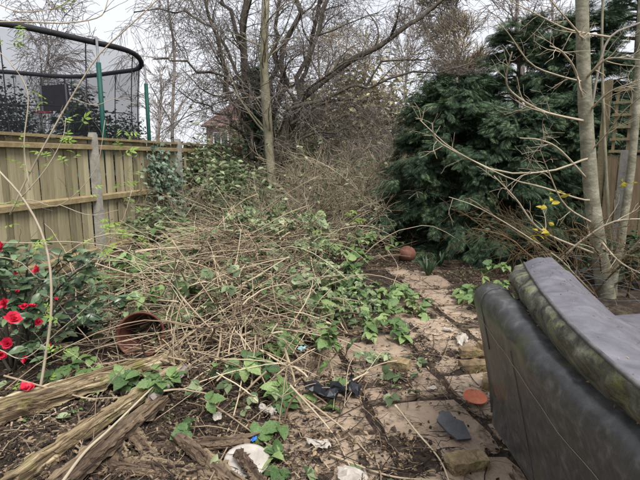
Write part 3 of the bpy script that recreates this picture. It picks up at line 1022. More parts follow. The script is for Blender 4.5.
# wire-netting rolls and stems at its foot
g = np.random.default_rng(77)
n = 34
c = at(612, 285, 4.7)
st = c + g.normal(size=(n, 3)) * [.3, .12, .14]
d = rand_dirs(n, g, -.3, .7)
P = np.stack([st + d * q * .55 + np.array([0, 0, -.18 * q * q]) for q in np.linspace(0, 1, 6)], 1)
P[:, :, 2] = np.maximum(P[:, :, 2], terr(P[:, :, 0], P[:, :, 1]) + .01)
tag(build('wire_tangle', *tubes(P, .0018, 4), M['wire']), 'loose grey wire tangled round the foot of the smooth trunk', 'wire', None, 'stuff')

# ------------------------------------------------------------------ trellis fence at the right edge
tr = thing('trellis_fence', (*at(625, 230, 5.9)[:2], 0), 'mossy wooden trellis and brown fence panels at the right edge', 'fence')
ya = 6.4
pa, pb = at(603, 200, 6.0), at(690, 200, 5.5)
dv = nrm((pb - pa)[None])[0]
an = math.atan2(dv[1], dv[0])
pb = pa + dv * 5.0
Lf = np.linalg.norm((pb - pa)[:2])
NB = int(Lf / .13)
for k in range(NB):
    s = .06 + k * (Lf - .1) / (NB - 1.0)
    p = pa + dv * s
    build('board', *box((p[0], p[1], .78), (.125, .014, 1.5), rotz(an + .05)), M['brown_fence'], tr, False)
zt0, zt1 = 1.56, 2.32
for k in range(int(Lf / .15)):
    s = .05 + k * .15
    p = pa + dv * s
    build('slat', *box((p[0], p[1], (zt0 + zt1) / 2), (.032, .018, zt1 - zt0), rotz(an)), M['trellis'], tr, False)
for k in range(6):
    z = zt0 + .02 + k * (zt1 - zt0 - .04) / 5
    p = pa + dv * (Lf / 2)
    build('slat', *box((p[0], p[1] - .022, z), (Lf, .018, .032), rotz(an)), M['trellis'], tr, False)
for s in (-.03, 1.83, 3.66, Lf + .06):
    p = pa + dv * s + np.array([0, .06, 0])
    build('post', *box((p[0], p[1], 1.2), (.085, .085, 2.45), rotz(an)), M['trellis'], tr, False)
p = at(623, 200, 5.55)
V, F = box((p[0], p[1], .95), (.10, .10, 1.2), rotz(.3))
V2, F2 = box((p[0], p[1], 1.57), (.085, .085, .05), rotz(.3))
V3, F3 = box((p[0], p[1], .2), (.10, .10, .5), rotz(.3))
tag(build('concrete_post', *box((p[0], p[1], .80), (.10, .10, 1.58), rotz(.3)), M['concrete'], None, False), 'short grey concrete post between the smooth trunk and the trellis', 'post')

# ------------------------------------------------------------------ sofa
sofa = thing('sofa', (1.3, 1.5, 0), 'abandoned black leather sofa with mossy back cushion in the right foreground', 'sofa')


def loft(rows, close=False):
    rows = np.asarray(rows)
    K, N, _ = rows.shape
    V = rows.reshape(-1, 3)
    F = []
    for k in range(K - 1):
        for i in range(N if close else N - 1):
            j = (i + 1) % N
            F.append([k * N + i, k * N + j, (k + 1) * N + j, (k + 1) * N + i])
    return V, F


ss = np.linspace(0, 1, 28)
NC = 84


def edge(s):                # outer top edge of the back from its far corner towards the camera
    return np.array([0.825 - 0.10 * s - .03 * math.sin(s * math.pi), 2.43 - 1.95 * s])


rows = []
for s in ss:
    e = edge(s)
    zt = 0.845 + 0.012 * math.sin(s * 9)
    endr = 1 - .35 * max(0, 1 - s * 28) ** 2
    w = 0.15
    prof = [(0.145, 0.10), (0.10, 0.30), (0.048, 0.55), (0.006, 0.72), (-0.012, 0.78), (0.0, 0.825), (0.03, 0.85), (0.075, 0.858), (0.12, 0.846), (0.15, 0.80), (0.16, 0.70), (0.16, 0.40), (0.16, 0.10)]
    wr = .006 * math.sin(s * 40) + .004 * math.sin(s * 97 + 1)
    cr_ = [float(vnoise(np.array(s * 26), np.array(i * .45), 51) - .5) * .012 + float(vnoise(np.array(s * 8), np.array(i * .3 + s * 6), 52) - .5) * .02 for i in range(13)]
    row = []
    for i, (dx, z) in enumerate(prof):
        row.append([e[0] + dx + wr * (3 < i < 9) + cr_[i], e[1], z + (zt - .845) * (z > .6) + wr * .5 * (3 < i < 9)])
    rows.append(row)
# rounded far end
first = np.array(rows[0])
cap1 = first.copy(); cap1[:, 1] += .035; cap1[:, 0] = lerp(first[:, 0], .90, .10); cap1[:, 2] -= .012 * (first[:, 2] > .5)
cap2 = first.copy(); cap2[:, 1] += .05; cap2[:, 0] = lerp(first[:, 0], .92, .45); cap2[:, 2] -= .05 * (first[:, 2] > .5)
rows = [cap2, cap1] + rows
V, F = loft(rows)
N = len(prof)
F = [np.array(F), np.array([list(range(N))[::-1]])]
bp = build('back_panel', V, F, M['leather'], sofa)
# seam rings and drooping thread on the panel
sr = np.array([[x, y - .0, z] for x, y, z in rows[4]])[2:10]
build('seam', *tubes(curve(sr + np.array([-.003, 0, .002]), 20), .0022, 6), M['piping'], bp)
sm = np.array([[rows[k][3][0] - .004 + .004 * math.sin(k), rows[k][3][1], .70 - .004 * k + .008 * math.sin(k * .7)] for k in range(3, 29)])
sm[:, 0] = [np.interp(z, [0.10, .30, .55, .72], [rows[k + 3][0][0], rows[k + 3][1][0], rows[k + 3][2][0], rows[k + 3][3][0]]) - .003 for k, z in enumerate(sm[:, 2])]
build('thread', *tubes(sm, .0013, 5), M['thread'], bp)
# base plinth and feet
e0, e1 = edge(0), edge(1)
V, F = box(((e0[0] + e1[0]) / 2 + .55, (e0[1] + e1[1]) / 2, .16), (.78, 1.9, .17))
build('base', V, F, M['leather'], sofa, False)
for fx, fy in ((1.0, 2.3), (1.6, 2.3), (.95, .65), (1.6, .65)):
    build('foot', *tubes(np.array([[fx, fy, 0.01], [fx, fy, .09]]), .03, 10), M['plastic_black'], sofa)
# big back cushion : gusset, welted edge, smooth top face
base_c = curve([gz(512, 284, .84), gz(520, 300, .83), gz(534, 322, .83), gz(566, 360, .83), gz(604, 397, .83), gz(646, 432, .83), gz(720, 490, .83), gz(800, 560, .83)], NC)
pipe_c = curve([gz(524, 263, .93), gz(532, 277, .965), gz(545, 296, .985), gz(573, 328, 1.0), gz(612, 364, 1.0), gz(650, 396, 1.0), gz(740, 470, 1.0), gz(830, 540, 1.0)], NC)
right_c = curve([gz(560, 266, .90), gz(574, 277, .90), gz(592, 294, .87), gz(618, 319, .83), gz(646, 340, .80), gz(680, 366, .80), gz(780, 430, .80), gz(900, 500, .80)], NC)
low_c = right_c + np.array([.05, 0, -.22])
def belly(a, b, n, up):
    out = []
    d = b - a
    for t_ in np.linspace(0, 1, n):
        out.append(a + d * t_ + up * math.sin(math.pi * t_))
    return out
gus, topf = [], []
gr_ = np.random.default_rng(3)
def pk(k, j, f, s_):
    return float(vnoise(np.array(k * f), np.array(j * .6 + k * f * .3), s_) - .5)
for k in range(NC):
    wr = .006 * math.sin(k * .7)
    un = np.array([base_c[k] + [.06, -.0, -.1]])
    grow_ = belly(base_c[k], pipe_c[k], 8, np.array([-.042 + wr, -.01, .022]))
    grow_ = [v + np.array([-1, 0, .5]) * (.020 * pk(k, j, .45, 61) + .022 * pk(k, j, .16, 62)) * math.sin(math.pi * j / 7) ** .5 for j, v in enumerate(grow_)]
    gus.append([base_c[k] + [.05, 0, -.12]] + grow_)
    tw = .004 * math.sin(k * .45)
    tr_ = belly(pipe_c[k], right_c[k], 11, np.array([.012, 0, .045 + tw]))
    tr_ = [v + np.array([0, 0, 1]) * (.009 * pk(k, j, .4, 63) + .022 * pk(k, j, .13, 64)) * math.sin(math.pi * j / 10) for j, v in enumerate(tr_)]
    topf.append(tr_ + [low_c[k], low_c[k] + [0, 0, -.2]])
# close the far end by drawing it down
fe = np.array(gus[0]); fe2 = fe + [0.02, .035, -.05]
gus = [list(fe2)] + gus
fe = np.array(topf[0]); fe2 = fe + [0.0, .05, -.07]; fe3 = fe2 + [0, .02, -.25]
topf = [list(fe3), list(fe2)] + topf
V, F = loft(gus)
cu = build('cushion', V, [np.array(F)], M['leather_moss'], sofa)
cu['label'] = 'mossy mottled side of the bulging back cushion'
V, F = loft(topf)
tf = build('cushion_face', V, [np.array(F)], M['leather_sky_sheen'], sofa)
tf['label'] = 'smooth face of the back cushion, greyed by painted sky sheen'
build('piping', *tubes(pipe_c + [0, 0, .002], .0065, 8), M['piping'], cu)
mid_s = np.array([lerp(np.array(topf[k + 2][4]), np.array(topf[k + 2][5]), .5) + [0, 0, .0] for k in range(NC)])
build('seam', *tubes(mid_s + [0, 0, -.0015], .0028, 6), M['leather_sky_sheen'], tf)
vs = np.array([[q[0] - .002, q[1], q[2]] for q in rows[10]])[0:4]
build('seam', *tubes(curve(vs, 16), .0015, 5), M['piping'], bp)
# seat cushion, further arm side
sv = []
for k, yy in enumerate(np.linspace(2.75, .6, 18)):
    r_ = []
    for xx in np.linspace(1.40, 2.35, 14):
        ed = min((xx - 1.40) / .12, (2.35 - xx) / .12, 1)
        edy = min((2.75 - yy) / .12, (yy - .6) / .12, 1)
        q = max(0, min(ed, edy))
        r_.append([xx, yy, .50 + .12 * math.sqrt(max(0, 1 - (1 - q) ** 2)) + .01 * math.sin(xx * 9 + yy * 6)])
    r0_, r1_ = list(r_[0]), list(r_[-1])
    r0_[2] = .26; r1_[2] = .26
    sv.append([r0_] + r_ + [r1_])
V, F = loft(sv)
build('seat_cushion', V, [np.array(F)], M['leather_sky_sheen'], sofa)
# leaf crumbs lying in the gap behind the cushion are litter, added below

# ------------------------------------------------------------------ timbers on the left
def beam(name, a, b, w, h, seed, mt, label, cat='timber', group=None, taper=1.0, bend=0.0, rough_=.022, K=26, jag=.06):
    g = np.random.default_rng(seed)
    a, b = np.array(a, float), np.array(b, float)
    d = nrm((b - a)[None])[0]
    side = nrm(np.cross(d, [0, 0, 1.])[None])[0]
    up = np.cross(side, d)
    prof = np.array([[-.5, -.5], [0, -.52], [.5, -.5], [.52, 0], [.5, .42], [.3, .5], [-.1, .53], [-.42, .48], [-.53, 0]])
    n = len(prof)
    rows = []
    gro = g.normal(size=n) * .08
    for k in range(K):
        t = k / (K - 1)
        s = lerp(1, taper, t)
        c = lerp(a, b, t) + up * bend * math.sin(math.pi * t)
        pr = prof * (1 + gro[:, None] + g.normal(size=(n, 1)) * rough_ * 4)
        ext = g.normal(size=n) * jag if k in (0, K - 1) else np.zeros(n)
        rows.append([c + side * q[0] * w * s + up * q[1] * h * s + d * ext[i] + g.normal(size=3) * rough_ * .25 for i, q in enumerate(pr)])
    V, F = loft(rows, True)
    ctr = (a + b) / 2
    # local frame: x along the timber so that grain follows it
    Rm = np.stack([d, side, up], 1)
    Vl = (V - ctr) @ Rm
    o = link(name, _mesh(name, Vl, [np.array(F), np.array([list(range(n))[::-1], [(K - 1) * n + i for i in range(n)]])]), M[mt], None, False, ctr)
    o.rotation_euler = Matrix(Rm.tolist()).to_euler()
    tag(o, label, cat, group)
    Lh = np.linalg.norm(b - a) / 2
    for q in range(9 if w > .06 else 4):
        s0 = g.uniform(-.95, .5) * Lh
        ln = g.uniform(.25, .7) * Lh
        yy, zz = g.uniform(-.5, .5) * w * .9, .5 * h
        tp = lerp(1, taper, (s0 / Lh + 1) / 2)
        if g.random() < .4:
            yy, zz = -.52 * w, g.uniform(-.3, .4) * h
        pts = np.array([[s0 + ln * t_, yy * tp + g.normal() * .003, zz * tp + .002 + g.normal() * .002] for t_ in np.linspace(0, 1, 6)])
        V, F = tubes(pts, np.array([.002, .007, .009, .008, .006, .001]) * min(1, w / .08), 5)
        sp = bpy.data.objects.new('splinter', _mesh('splinter', V, F))
        sp.data.materials.append(M[mt])
        COL.objects.link(sp)
        sp.parent = o
    return o


def G(px, py, z):
    return gz(px, py, z)


beam('rotten_timber', G(-25, 418, .20), G(184, 354, .16), .14, .10, 1, 'rot_wood', 'long mossy yellowish rotten timber lying below the red flowered bush', taper=.55)
beam('rotten_timber', G(5, 487, .12), G(172, 372, .18), .06, .07, 2, 'rot_wood', 'thin pale brown timber crossing the left corner under the bramble leaves', taper=.9)
beam('rotten_timber', G(48, 492, .14), G(160, 398, .14), .10, .05, 3, 'dark_wood', 'dark rotten plank beside the thin pale timber in the corner', taper=.9)
beam('plank', G(112, 438, .12), G(126, 468, .05), .07, .02, 4, 'dark_wood', 'short upright dark board below the left bramble leaves', 'plank', jag=.01)
beam('plank', G(132, 432, .12), G(160, 466, .05), .06, .02, 5, 'dark_wood', 'short dark slanting board right of the upright one', 'plank', jag=.01)
beam('plank', G(100, 460, .07), G(210, 476, .05), .10, .03, 6, 'dark_wood', 'broad black rotten board lying at the bottom left edge', 'plank')
beam('plank', G(182, 440, .10), G(250, 494, .05), .06, .035, 7, 'dark_wood', 'grey brown board pointing at the white plate', 'plank')
beam('plank', G(238, 452, .09), G(262, 484, .06), .05, .02, 8, 'dark_wood', 'narrow dark board lying across the white plate', 'plank', jag=.01)
beam('plank', G(150, 400, .16), G(188, 366, .16), .05, .02, 9, 'twig_grey', 'short pale grey board under the end of the mossy timber', 'plank', jag=.01)
beam('plank', G(88, 372, .16), G(110, 386, .12), .04, .02, 10, 'rot_wood', 'small yellow splinter of wood under the terracotta pot', 'plank', jag=.01)
beam('plank', G(160, 448, .06), G(250, 440, .06), .07, .04, 11, 'dark_wood', 'dark flat board left above the white plate', 'plank')
beam('plank', G(10, 455, .10), G(70, 430, .10), .03, .02, 12, 'dark_wood', 'thin dark splinter in the soil between the two long timbers', 'plank')
stk = curve([G(58, 488, .16), G(85, 452, .18), G(112, 427, .19), (G(154, 386, .22))], 16)
tag(build('stick', *tubes(stk, np.linspace(.0075, .005, 16), 8), M['twig_pale']), 'straight pale stick leaning in front of the corner timbers', 'stick')

# ------------------------------------------------------------------ pots and rubbish
def lathe(prof, n=28):
    a = np.arange(n) / n * 2 * math.pi
    V = np.array([[r * math.cos(t), r * math.sin(t), z] for r, z in prof for t in a])
    F = []
    for k in range(len(prof) - 1):
        for i in range(n):
            F.append([k * n + i, k * n + (i + 1) % n, (k + 1) * n + (i + 1) % n, (k + 1) * n + i])
    return V, [np.array(F)]


# brown pot on its side, mouth towards the camera
V, F = lathe([(0.001, .004), (.10, .0), (.105, .01), (.155, .25), (.168, .25), (.172, .285), (.16, .287), (.148, .25), (.10, .02), (.001, .02)])
pot = thing('flower_pot', (*gz(133, 356)[:2], 0.0), 'brown red plant pot lying on its side among dead canes', 'pot')
c = gz(136, 340, .17)
Vp = V @ euler(R(82), 0, R(12)).T + np.array([c[0], c[1] + .22, c[2] + .02])
build('pot_body', Vp, F, M['rust'], pot)
V, F = lathe([(.001, .0), (.11, .0), (.14, .24), (.152, .24), (.155, .265), (.14, .265), (.105, .02), (.001, .02)])
c = gz(76, 352, .0)
o = build('flower_pot', V @ euler(.12, .05, 0).T + [c[0], c[1] + .1, .02], F, M['plastic_black'])
tag(o, 'black plastic plant pot half hidden behind the red flowered bush', 'pot')

def brick(px, py, rz_, tilt, label, half=1.0, z=.035):
    g = np.random.default_rng(int(px * 7 + py))
    V, F = box((0, 0, 0), (.212 * half, .1, .064))
    # subdivide edges a bit: chipped corner look
    c = gz(px, py, z)
    xs_ = np.linspace(-.5, .5, 6); ys_ = np.linspace(-.5, .5, 4); zs_ = np.linspace(-.5, .5, 3)
    parts = []
    def face(fn, A, B):
        q = np.array([[fn(a, b) for b in B] for a in A]).reshape(-1, 3)
        nB = len(B)
        ff = [[i * nB + j, i * nB + j + 1, (i + 1) * nB + j + 1, (i + 1) * nB + j] for i in range(len(A) - 1) for j in range(nB - 1)]
        return q, [np.array(ff)]
    for sg in (-.5, .5):
        parts.append(face(lambda a, b: (a, b, sg), xs_, ys_))
        parts.append(face(lambda a, b: (a, sg, b), xs_, zs_))
        parts.append(face(lambda a, b: (sg, a, b), ys_, zs_))
    V, F = merge(parts)
    key = np.round(V * 1000).astype(int)
    _, inv = np.unique(key, axis=0, return_inverse=True)
    inv = np.ravel(inv)
    jit = g.normal(size=(inv.max() + 1, 3)) * .0025
    edgey = (np.abs(V) > .49).sum(1)
    V = V * np.array([.212 * half, .1, .064]) * (1 - .025 * (edgey[:, None] >= 2) - .03 * (edgey[:, None] >= 3)) + jit[inv]
    Rm = euler(tilt[0], tilt[1], rz_)
    o = link('brick', _mesh('brick', V, F), M['brick'], None, False, c)
    o.rotation_euler = (tilt[0], tilt[1], rz_)
    bm = o.data
    return tag(o, label, 'brick')


brick(467, 462, .25, (.03, .02), 'mossy yellow brick lying alone at the front of the path', .95)
brick(399, 364, -.55, (.05, -.06), 'brick with dark mossy top lying left on the path', .75, .04)
brick(474, 366, .1, (.02, .03), 'yellow brick in front of the brick stack beside the sofa', 1.0)
brick(472, 352, -.1, (.02, -.03), 'dark stained brick behind the yellow one beside the sofa', .9, .06)
brick(490, 384, 1.2, (.1, .08), 'mossy brick half hidden under the sofa edge', .8)
brick(486, 347, .5, (.12, .05), 'brick fragment topmost beside the sofa corner', .5, .10)

# saucer: broken terracotta disc
V, F = lathe([(.001, .0), (.05, .001), (.066, .012), (.072, .014), (.068, .006), (.052, -.006), (.001, -.008)], 24)
ang_ = np.arctan2(V[:, 1], V[:, 0])
V[:, 0] *= 1 - .18 * np.exp(-((ang_ - 2.2) / .5) ** 2)
c = gz(480, 401, .03)
o = link('saucer', _mesh('saucer', V * [1.12, .95, 1] @ euler(R(14), .08, .3).T, F), M['terracotta'], None, True, c + [-.035, 0, .02])
tag(o, 'broken orange terracotta saucer beside the sofa', 'saucer')
# slate fragment
def shard(name, pts, th_, c, rot, mt, label, cat, wav=.0):
    g = np.random.default_rng(len(label))
    p = np.array(pts, float)
    n = len(p)
    t_ = np.column_stack([p, np.full(n, th_) + g.normal(size=n) * wav])
    b_ = np.column_stack([p * .98, t_[:, 2] - th_])
    ce = np.array([[*p.mean(0), th_ + wav * .8], [*p.mean(0), wav * .8]])
    V = np.concatenate([t_, b_, ce])
    F3 = [[i, (i + 1) % n, 2 * n] for i in range(n)] + [[n + (i + 1) % n, n + i, 2 * n + 1] for i in range(n)]
    F4 = [[(i + 1) % n, i, n + i, n + (i + 1) % n] for i in range(n)]
    o = link(name, _mesh(name, V, [np.array(F3), np.array(F4)]), M[mt], None, False, c)
    o.rotation_euler = rot
    return tag(o, label, cat)


shard('slate_shard', [(-.08, .07), (-.03, .085), (.0, .05), (.05, .045), (.10, -.05), (.03, -.085), (-.02, -.06), (-.09, .0)], .016, gz(453, 427, .05), (.34, .16, -.3), 'slate', 'dark grey angular slate shard lying on the path', 'slate')
shard('slate_shard', [(-.03, .02), (.0, .03), (.05, .0), (.02, -.03), (-.03, -.02)], .012, gz(444, 416, .05), (.5, .2, .4), 'slate', 'small dark slate chip standing behind the big shard', 'slate')
V, F = lathe([(.001, .016), (.09, .016), (.105, .012), (.108, .0), (.1, .0), (.09, .01), (.001, .01)], 32)
c = gz(247, 461, .04)
o = link('plate', _mesh('plate', V * [1.05, 1.0, 1], F), M['white_dirty'], None, True, c)
o.rotation_euler = (.16, .05, 0)
tag(o, 'dirty white round plate lying at the bottom under a narrow board', 'plate')


def crumple(name, px, py, size, mt, label, cat, seed, z=.03, asp=(1, .6, .25)):
    g = np.random.default_rng(seed)
    n = 9
    a = np.linspace(-1, 1, n)
    X, Y = np.meshgrid(a, a)
    rr = np.hypot(X, Y)
    k = 1 / np.maximum(1, rr / (.75 + .25 * vnoise(np.arctan2(Y, X) * 1.3 + 9, X * 0 + seed, seed)))
    X2, Y2 = X * k, Y * k
    Z = vnoise(X * 2.2 + 5, Y * 2.2 + 5, seed) * 1.0 + vnoise(X * 5 + 5, Y * 5 + 5, seed + 1) * .5 - .3
    V = np.stack([X2 * asp[0], Y2 * asp[1], Z * asp[2] * 1.6], -1).reshape(-1, 3) * size
    V[:, :2] += g.normal(size=(n * n, 2)) * size * .05
    ii_ = (np.arange(n - 1)[:, None] * n + np.arange(n - 1)[None]).ravel()
    o = link(name, _mesh(name, V, [np.stack([ii_, ii_ + 1, ii_ + n + 1, ii_ + n], 1)]), M[mt], None, False, gz(px, py, z))
    o.rotation_euler = (g.normal() * .1, g.normal() * .1, g.uniform(0, 6))
    return tag(o, label, cat)


crumple('plastic_scrap', 268, 411, .075, 'white_dirty', 'white crumpled strip of plastic beside the front bramble leaves', 'plastic', 31, asp=(1, .35, .3))
crumple('plastic_scrap', 319, 445, .07, 'white_dirty', 'white torn plastic film lying on the front slab', 'plastic', 32)
crumple('plastic_scrap', 352, 477, .09, 'white_dirty', 'white crumpled plastic at the bottom edge of the path', 'plastic', 33)
crumple('plastic_scrap', 254, 439, .026, 'plastic_blue', 'tiny bright blue plastic scrap behind the white plate', 'plastic', 34, .06)
crumple('plastic_scrap', 303, 350, .05, 'plastic_pale', 'pale blue plastic piece under the middle bramble leaves', 'plastic', 35, .1, (1, .6, .4))
crumple('plastic_bag', 325, 398, .16, 'plastic_black', 'black plastic bag crumpled beside the front bramble leaves', 'plastic bag', 36, .03, (1, .5, .5))
crumple('plastic_bag', 352, 390, .11, 'plastic_black', 'smaller black plastic bag at the left edge of the path', 'plastic bag', 37, .03, (1, .6, .5))
crumple('plastic_scrap', 84, 376, .045, 'plastic_teal', 'small teal plastic scrap behind the mossy timber', 'plastic', 38, .16, (.5, 1, .6))
crumple('plastic_scrap', 170, 390, .03, 'white_dirty', 'tiny pale paper scrap among the left bramble leaves', 'paper', 39, .12)
crumple('plastic_scrap', 462, 341, .09, 'white_dirty', 'grey white rubble of plastic behind the brick stack', 'plastic', 40, .04, (1, .5, .4))
crumple('plastic_scrap', 448, 330, .05, 'white_dirty', 'small pale scrap at the right edge of the path', 'plastic', 41, .03)
crumple('plastic_scrap', 493, 395, .04, 'white_dirty', 'small white scrap touching the terracotta saucer', 'plastic', 42, .04)
crumple('plastic_scrap', 217, 418, .05, 'white_dirty', 'pale torn sheet scrap left of the front bramble leaves', 'paper', 43, .05)
crumple('plastic_scrap', 432, 388, .035, 'white_dirty', 'pale shiny plastic chip in the middle of the path', 'plastic', 44, .03)
# ball at the end of the path
c = gz(407, 262, 0.0)
g = np.random.default_rng(8)
th_, ph_ = np.meshgrid(np.linspace(0, 2 * math.pi, 25)[:-1], np.linspace(0, math.pi, 13))
V = np.stack([np.sin(ph_) * np.cos(th_), np.sin(ph_) * np.sin(th_), np.cos(ph_)], -1).reshape(-1, 3)
V = V * (1 - .10 * np.exp(-((V - np.array([.3, -.5, .8])) ** 2).sum(1, keepdims=True) / .3)) * [.128, .125, .12]
F = [[k * 24 + i, k * 24 + (i + 1) % 24, (k + 1) * 24 + (i + 1) % 24, (k + 1) * 24 + i] for k in range(12) for i in range(24)]
ball = thing('ball', (c[0], c[1], .0), 'half deflated rusty brown ball at the far end of the path', 'ball')
bo_ = build('ball_skin', V + [c[0], c[1], .12], [np.array(F)], M['ball'], ball)
V, F = tubes(np.array([[c[0] + .03, c[1] - .06, .228], [c[0] + .03, c[1] - .07, .238]]), .006, 6)
build('valve', V, F, M['plastic_black'], bo_)
#=PART4
# ------------------------------------------------------------------ leaves as single parts
def leaf_meshes(tmpls, sizes, mt, name='leaf'):
    out = []
    for t in tmpls:
        me = _mesh(name, t[0], t[1])
        me.materials.append(M[mt])
        me.polygons.foreach_set('use_smooth', np.ones(len(me.polygons), bool))
        out.append(me)
    return out


def put_leaves(parent, pos, D, Nn, size, meshes, g, name='leaf'):
    fr = frames(D, Nn)
    for k in range(len(pos)):
        o = bpy.data.objects.new(name, meshes[g.integers(len(meshes))])
        COL.objects.link(o)
        m = Matrix(fr[k].tolist()).to_4x4()
        o.matrix_basis = Matrix.Translation(Vector(pos[k])) @ m @ Matrix.Diagonal((size[k], size[k], size[k], 1))
        setpar(o, parent)


BRAM_ME = leaf_meshes(BRAM, 1, 'bramble')
BRAM_FRESH = leaf_meshes([SPRIG, BRAM[0]], 1, 'fresh')
CAM_ME = leaf_meshes(CAM, 1, 'camellia')


def canes(base, n, length, g, up=(.5, 1.1), spread=.12, N=10, sag=.9):
    a = g.uniform(0, 2 * math.pi, n)
    L = g.uniform(length[0], length[1], n)
    u = g.uniform(up[0], up[1], n)
    st = np.array(base) + np.stack([g.normal(size=n) * spread, g.normal(size=n) * spread, np.zeros(n)], 1)
    q = np.linspace(0, 1, N)
    d = np.stack([np.cos(a), np.sin(a)], 1)
    P = np.zeros((n, N, 3))
    P[:, :, :2] = st[:, None, :2] + d[:, None, :] * (q[None, :, None] ** 1.1) * L[:, None, None] * .8
    P[:, :, 2] = st[:, None, 2] + (u[:, None] * q[None] - sag * u[:, None] * q[None] ** 2.2) * L[:, None]
    P[:, 1:] += np.cumsum(g.normal(size=(n, N - 1, 3)) * .012, 1)
    P[:, :, 2] = np.maximum(P[:, :, 2], surf(P[:, :, 0], P[:, :, 1]) + .008)
    return P


def bramble(label, px, py, n_canes, length, n_leaf, size, seed, up=(.5, 1.0), spread=.12, meshes=None, cmat='cane_red', z0=0.0, name='bramble', group='live brambles'):
    g = np.random.default_rng(seed)
    b = gz(px, py, z0)
    b[2] = float(terr(b[0], b[1]))
    t = thing(name, b, label, 'bramble', group)
    P = canes(b, n_canes, length, g, up, spread)
    for k in range(n_canes):
        build('cane', *tubes(P[k], np.linspace(.0042, .002, P.shape[1]), 5), M[cmat], t)
    pos, tan = on_curves(P, n_leaf, g, .25, 1)
    D = nrm(rand_dirs(n_leaf, g, -.3, .35) + tan * .3)
    pos = pos + D * .04 + np.array([0, 0, .02])
    Nn = nrm(np.array([0, -.35, 1.]) + g.normal(size=(n_leaf, 3)) * .38)
    put_leaves(t, pos, D, Nn, g.uniform(size[0], size[1], n_leaf) * 1.3, meshes or BRAM_ME, g)
    return t


BL = [('leafy bramble clump in the middle of the heap of dead canes', 305, 345, 9, (.5, .95), 52, (.06, .10), (.5, 1.0)),
      ('low bramble leaves in front of the black plastic bag', 288, 415, 7, (.25, .5), 24, (.06, .10), (.4, .8)),
      ('bramble spray of rounded leaves over the corner timbers', 190, 405, 5, (.35, .7), 26, (.05, .085), (.6, 1.0)),
      ('bramble clump trailing towards the left path edge', 360, 318, 9, (.5, .9), 56, (.05, .09), (.5, .9)),
      ('bramble clump behind the middle one towards the conifers', 330, 292, 9, (.6, 1.0), 56, (.06, .10), (.5, .9)),
      ('bramble leaves low between the camellia and the heap', 112, 385, 4, (.3, .6), 16, (.05, .08), (.5, .9)),
      ('bramble clump with pale leaves at the sofa corner', 470, 310, 6, (.35, .6), 26, (.06, .10), (.6, 1.1)),
      ('small bramble shoot spreading over the middle slabs', 408, 316, 4, (.3, .5), 10, (.05, .08), (.3, .6)),
      ('bramble shoot climbing out of the heap near the fence', 205, 300, 7, (.6, 1.0), 34, (.06, .10), (.7, 1.2)),
      ('bramble clump right of the red flowered bush', 128, 305, 8, (.6, 1.0), 50, (.06, .10), (.6, 1.0)),
      ('bramble clump at the back of the heap below the slim trunk', 262, 290, 8, (.6, 1.1), 44, (.06, .11), (.7, 1.2))]
BL += [('bluish bramble clump in front of the first fence post', 108, 300, 8, (.6, 1.0), 44, (.06, .10), (.6, 1.0)),
       ('bramble runner through the middle of the heap', 215, 330, 6, (.5, .9), 30, (.05, .09), (.6, 1.1)),
       ('bramble runner beside the brown pot', 175, 345, 5, (.4, .7), 18, (.05, .08), (.6, 1.1)),
       ('tall arching bramble in front of the end of the fence', 222, 262, 9, (1.2, 1.9), 60, (.07, .12), (.9, 1.3)),
       ('tall arching bramble below the slim pale trunk', 262, 258, 9, (1.2, 1.9), 60, (.07, .12), (.9, 1.3)),
       ('bramble mound left of the ball at the back of the heap', 325, 268, 9, (.8, 1.3), 60, (.06, .11), (.7, 1.1)),
       ('bramble clump spilling onto the path at the right of the heap', 385, 300, 6, (.35, .6), 22, (.05, .085), (.5, .9))]
for k, (lab, px, py, nc, ln, nl, sz, up) in enumerate(BL):
    bramble(lab, px, py, nc, ln, nl, sz, 300 + k, up)

# ------------------------------------------------------------------ camellia with red flowers
g = np.random.default_rng(41)
cb = np.array([-2.12, 3.25, .04])
cam_t = thing('camellia_bush', cb, 'glossy dark leaved bush with red flowers at the left edge', 'bush')
m = 26
d = rand_dirs(m, g, .15, .95)
en = cb + d * np.array([.8, .55, .95])
st = cb + g.normal(size=(m, 3)) * [.06, .06, 0]
PC = np.stack([lerp(st, en, q) + np.array([0, 0, .12 * math.sin(math.pi * q)]) for q in np.linspace(0, 1, 8)], 1)
build('stem', *tubes(PC, np.linspace(.012, .004, 8)[None] * np.ones((m, 1)), 6), M['bark_dark'], cam_t)
Q1, RQ1 = grow(PC, np.full((m, 8), .006), 6, .3, 1, .7, (.12, .35), .6, .15, -.02, 5, seed=4)
build('twigs', *tubes(Q1, np.maximum(RQ1, .0018), 4), M['bark_dark'], cam_t)
n = 290
pos, tan = on_curves(Q1, n, g, .2, 1)
order = np.argsort(pos[:, 1])
D = nrm(rand_dirs(n, g, -.5, .3) + tan * .5 + np.array([0, -.25, 0]))
Nn = nrm(np.array([.1, -.5, 1.]) + g.normal(size=(n, 3)) * .4)
put_leaves(cam_t, pos + D * .01, D, Nn, g.uniform(.06, .105, n), CAM_ME, g)
n = 700
pos, tan = on_curves(Q1, n, g, .0, .8)
tag(build('inner_leaves', *leaf_cloud(pos + [0, .05, 0], g, CAM[1], (.055, .095), .55), M['camellia'], cam_t), None, None, None, 'stuff')


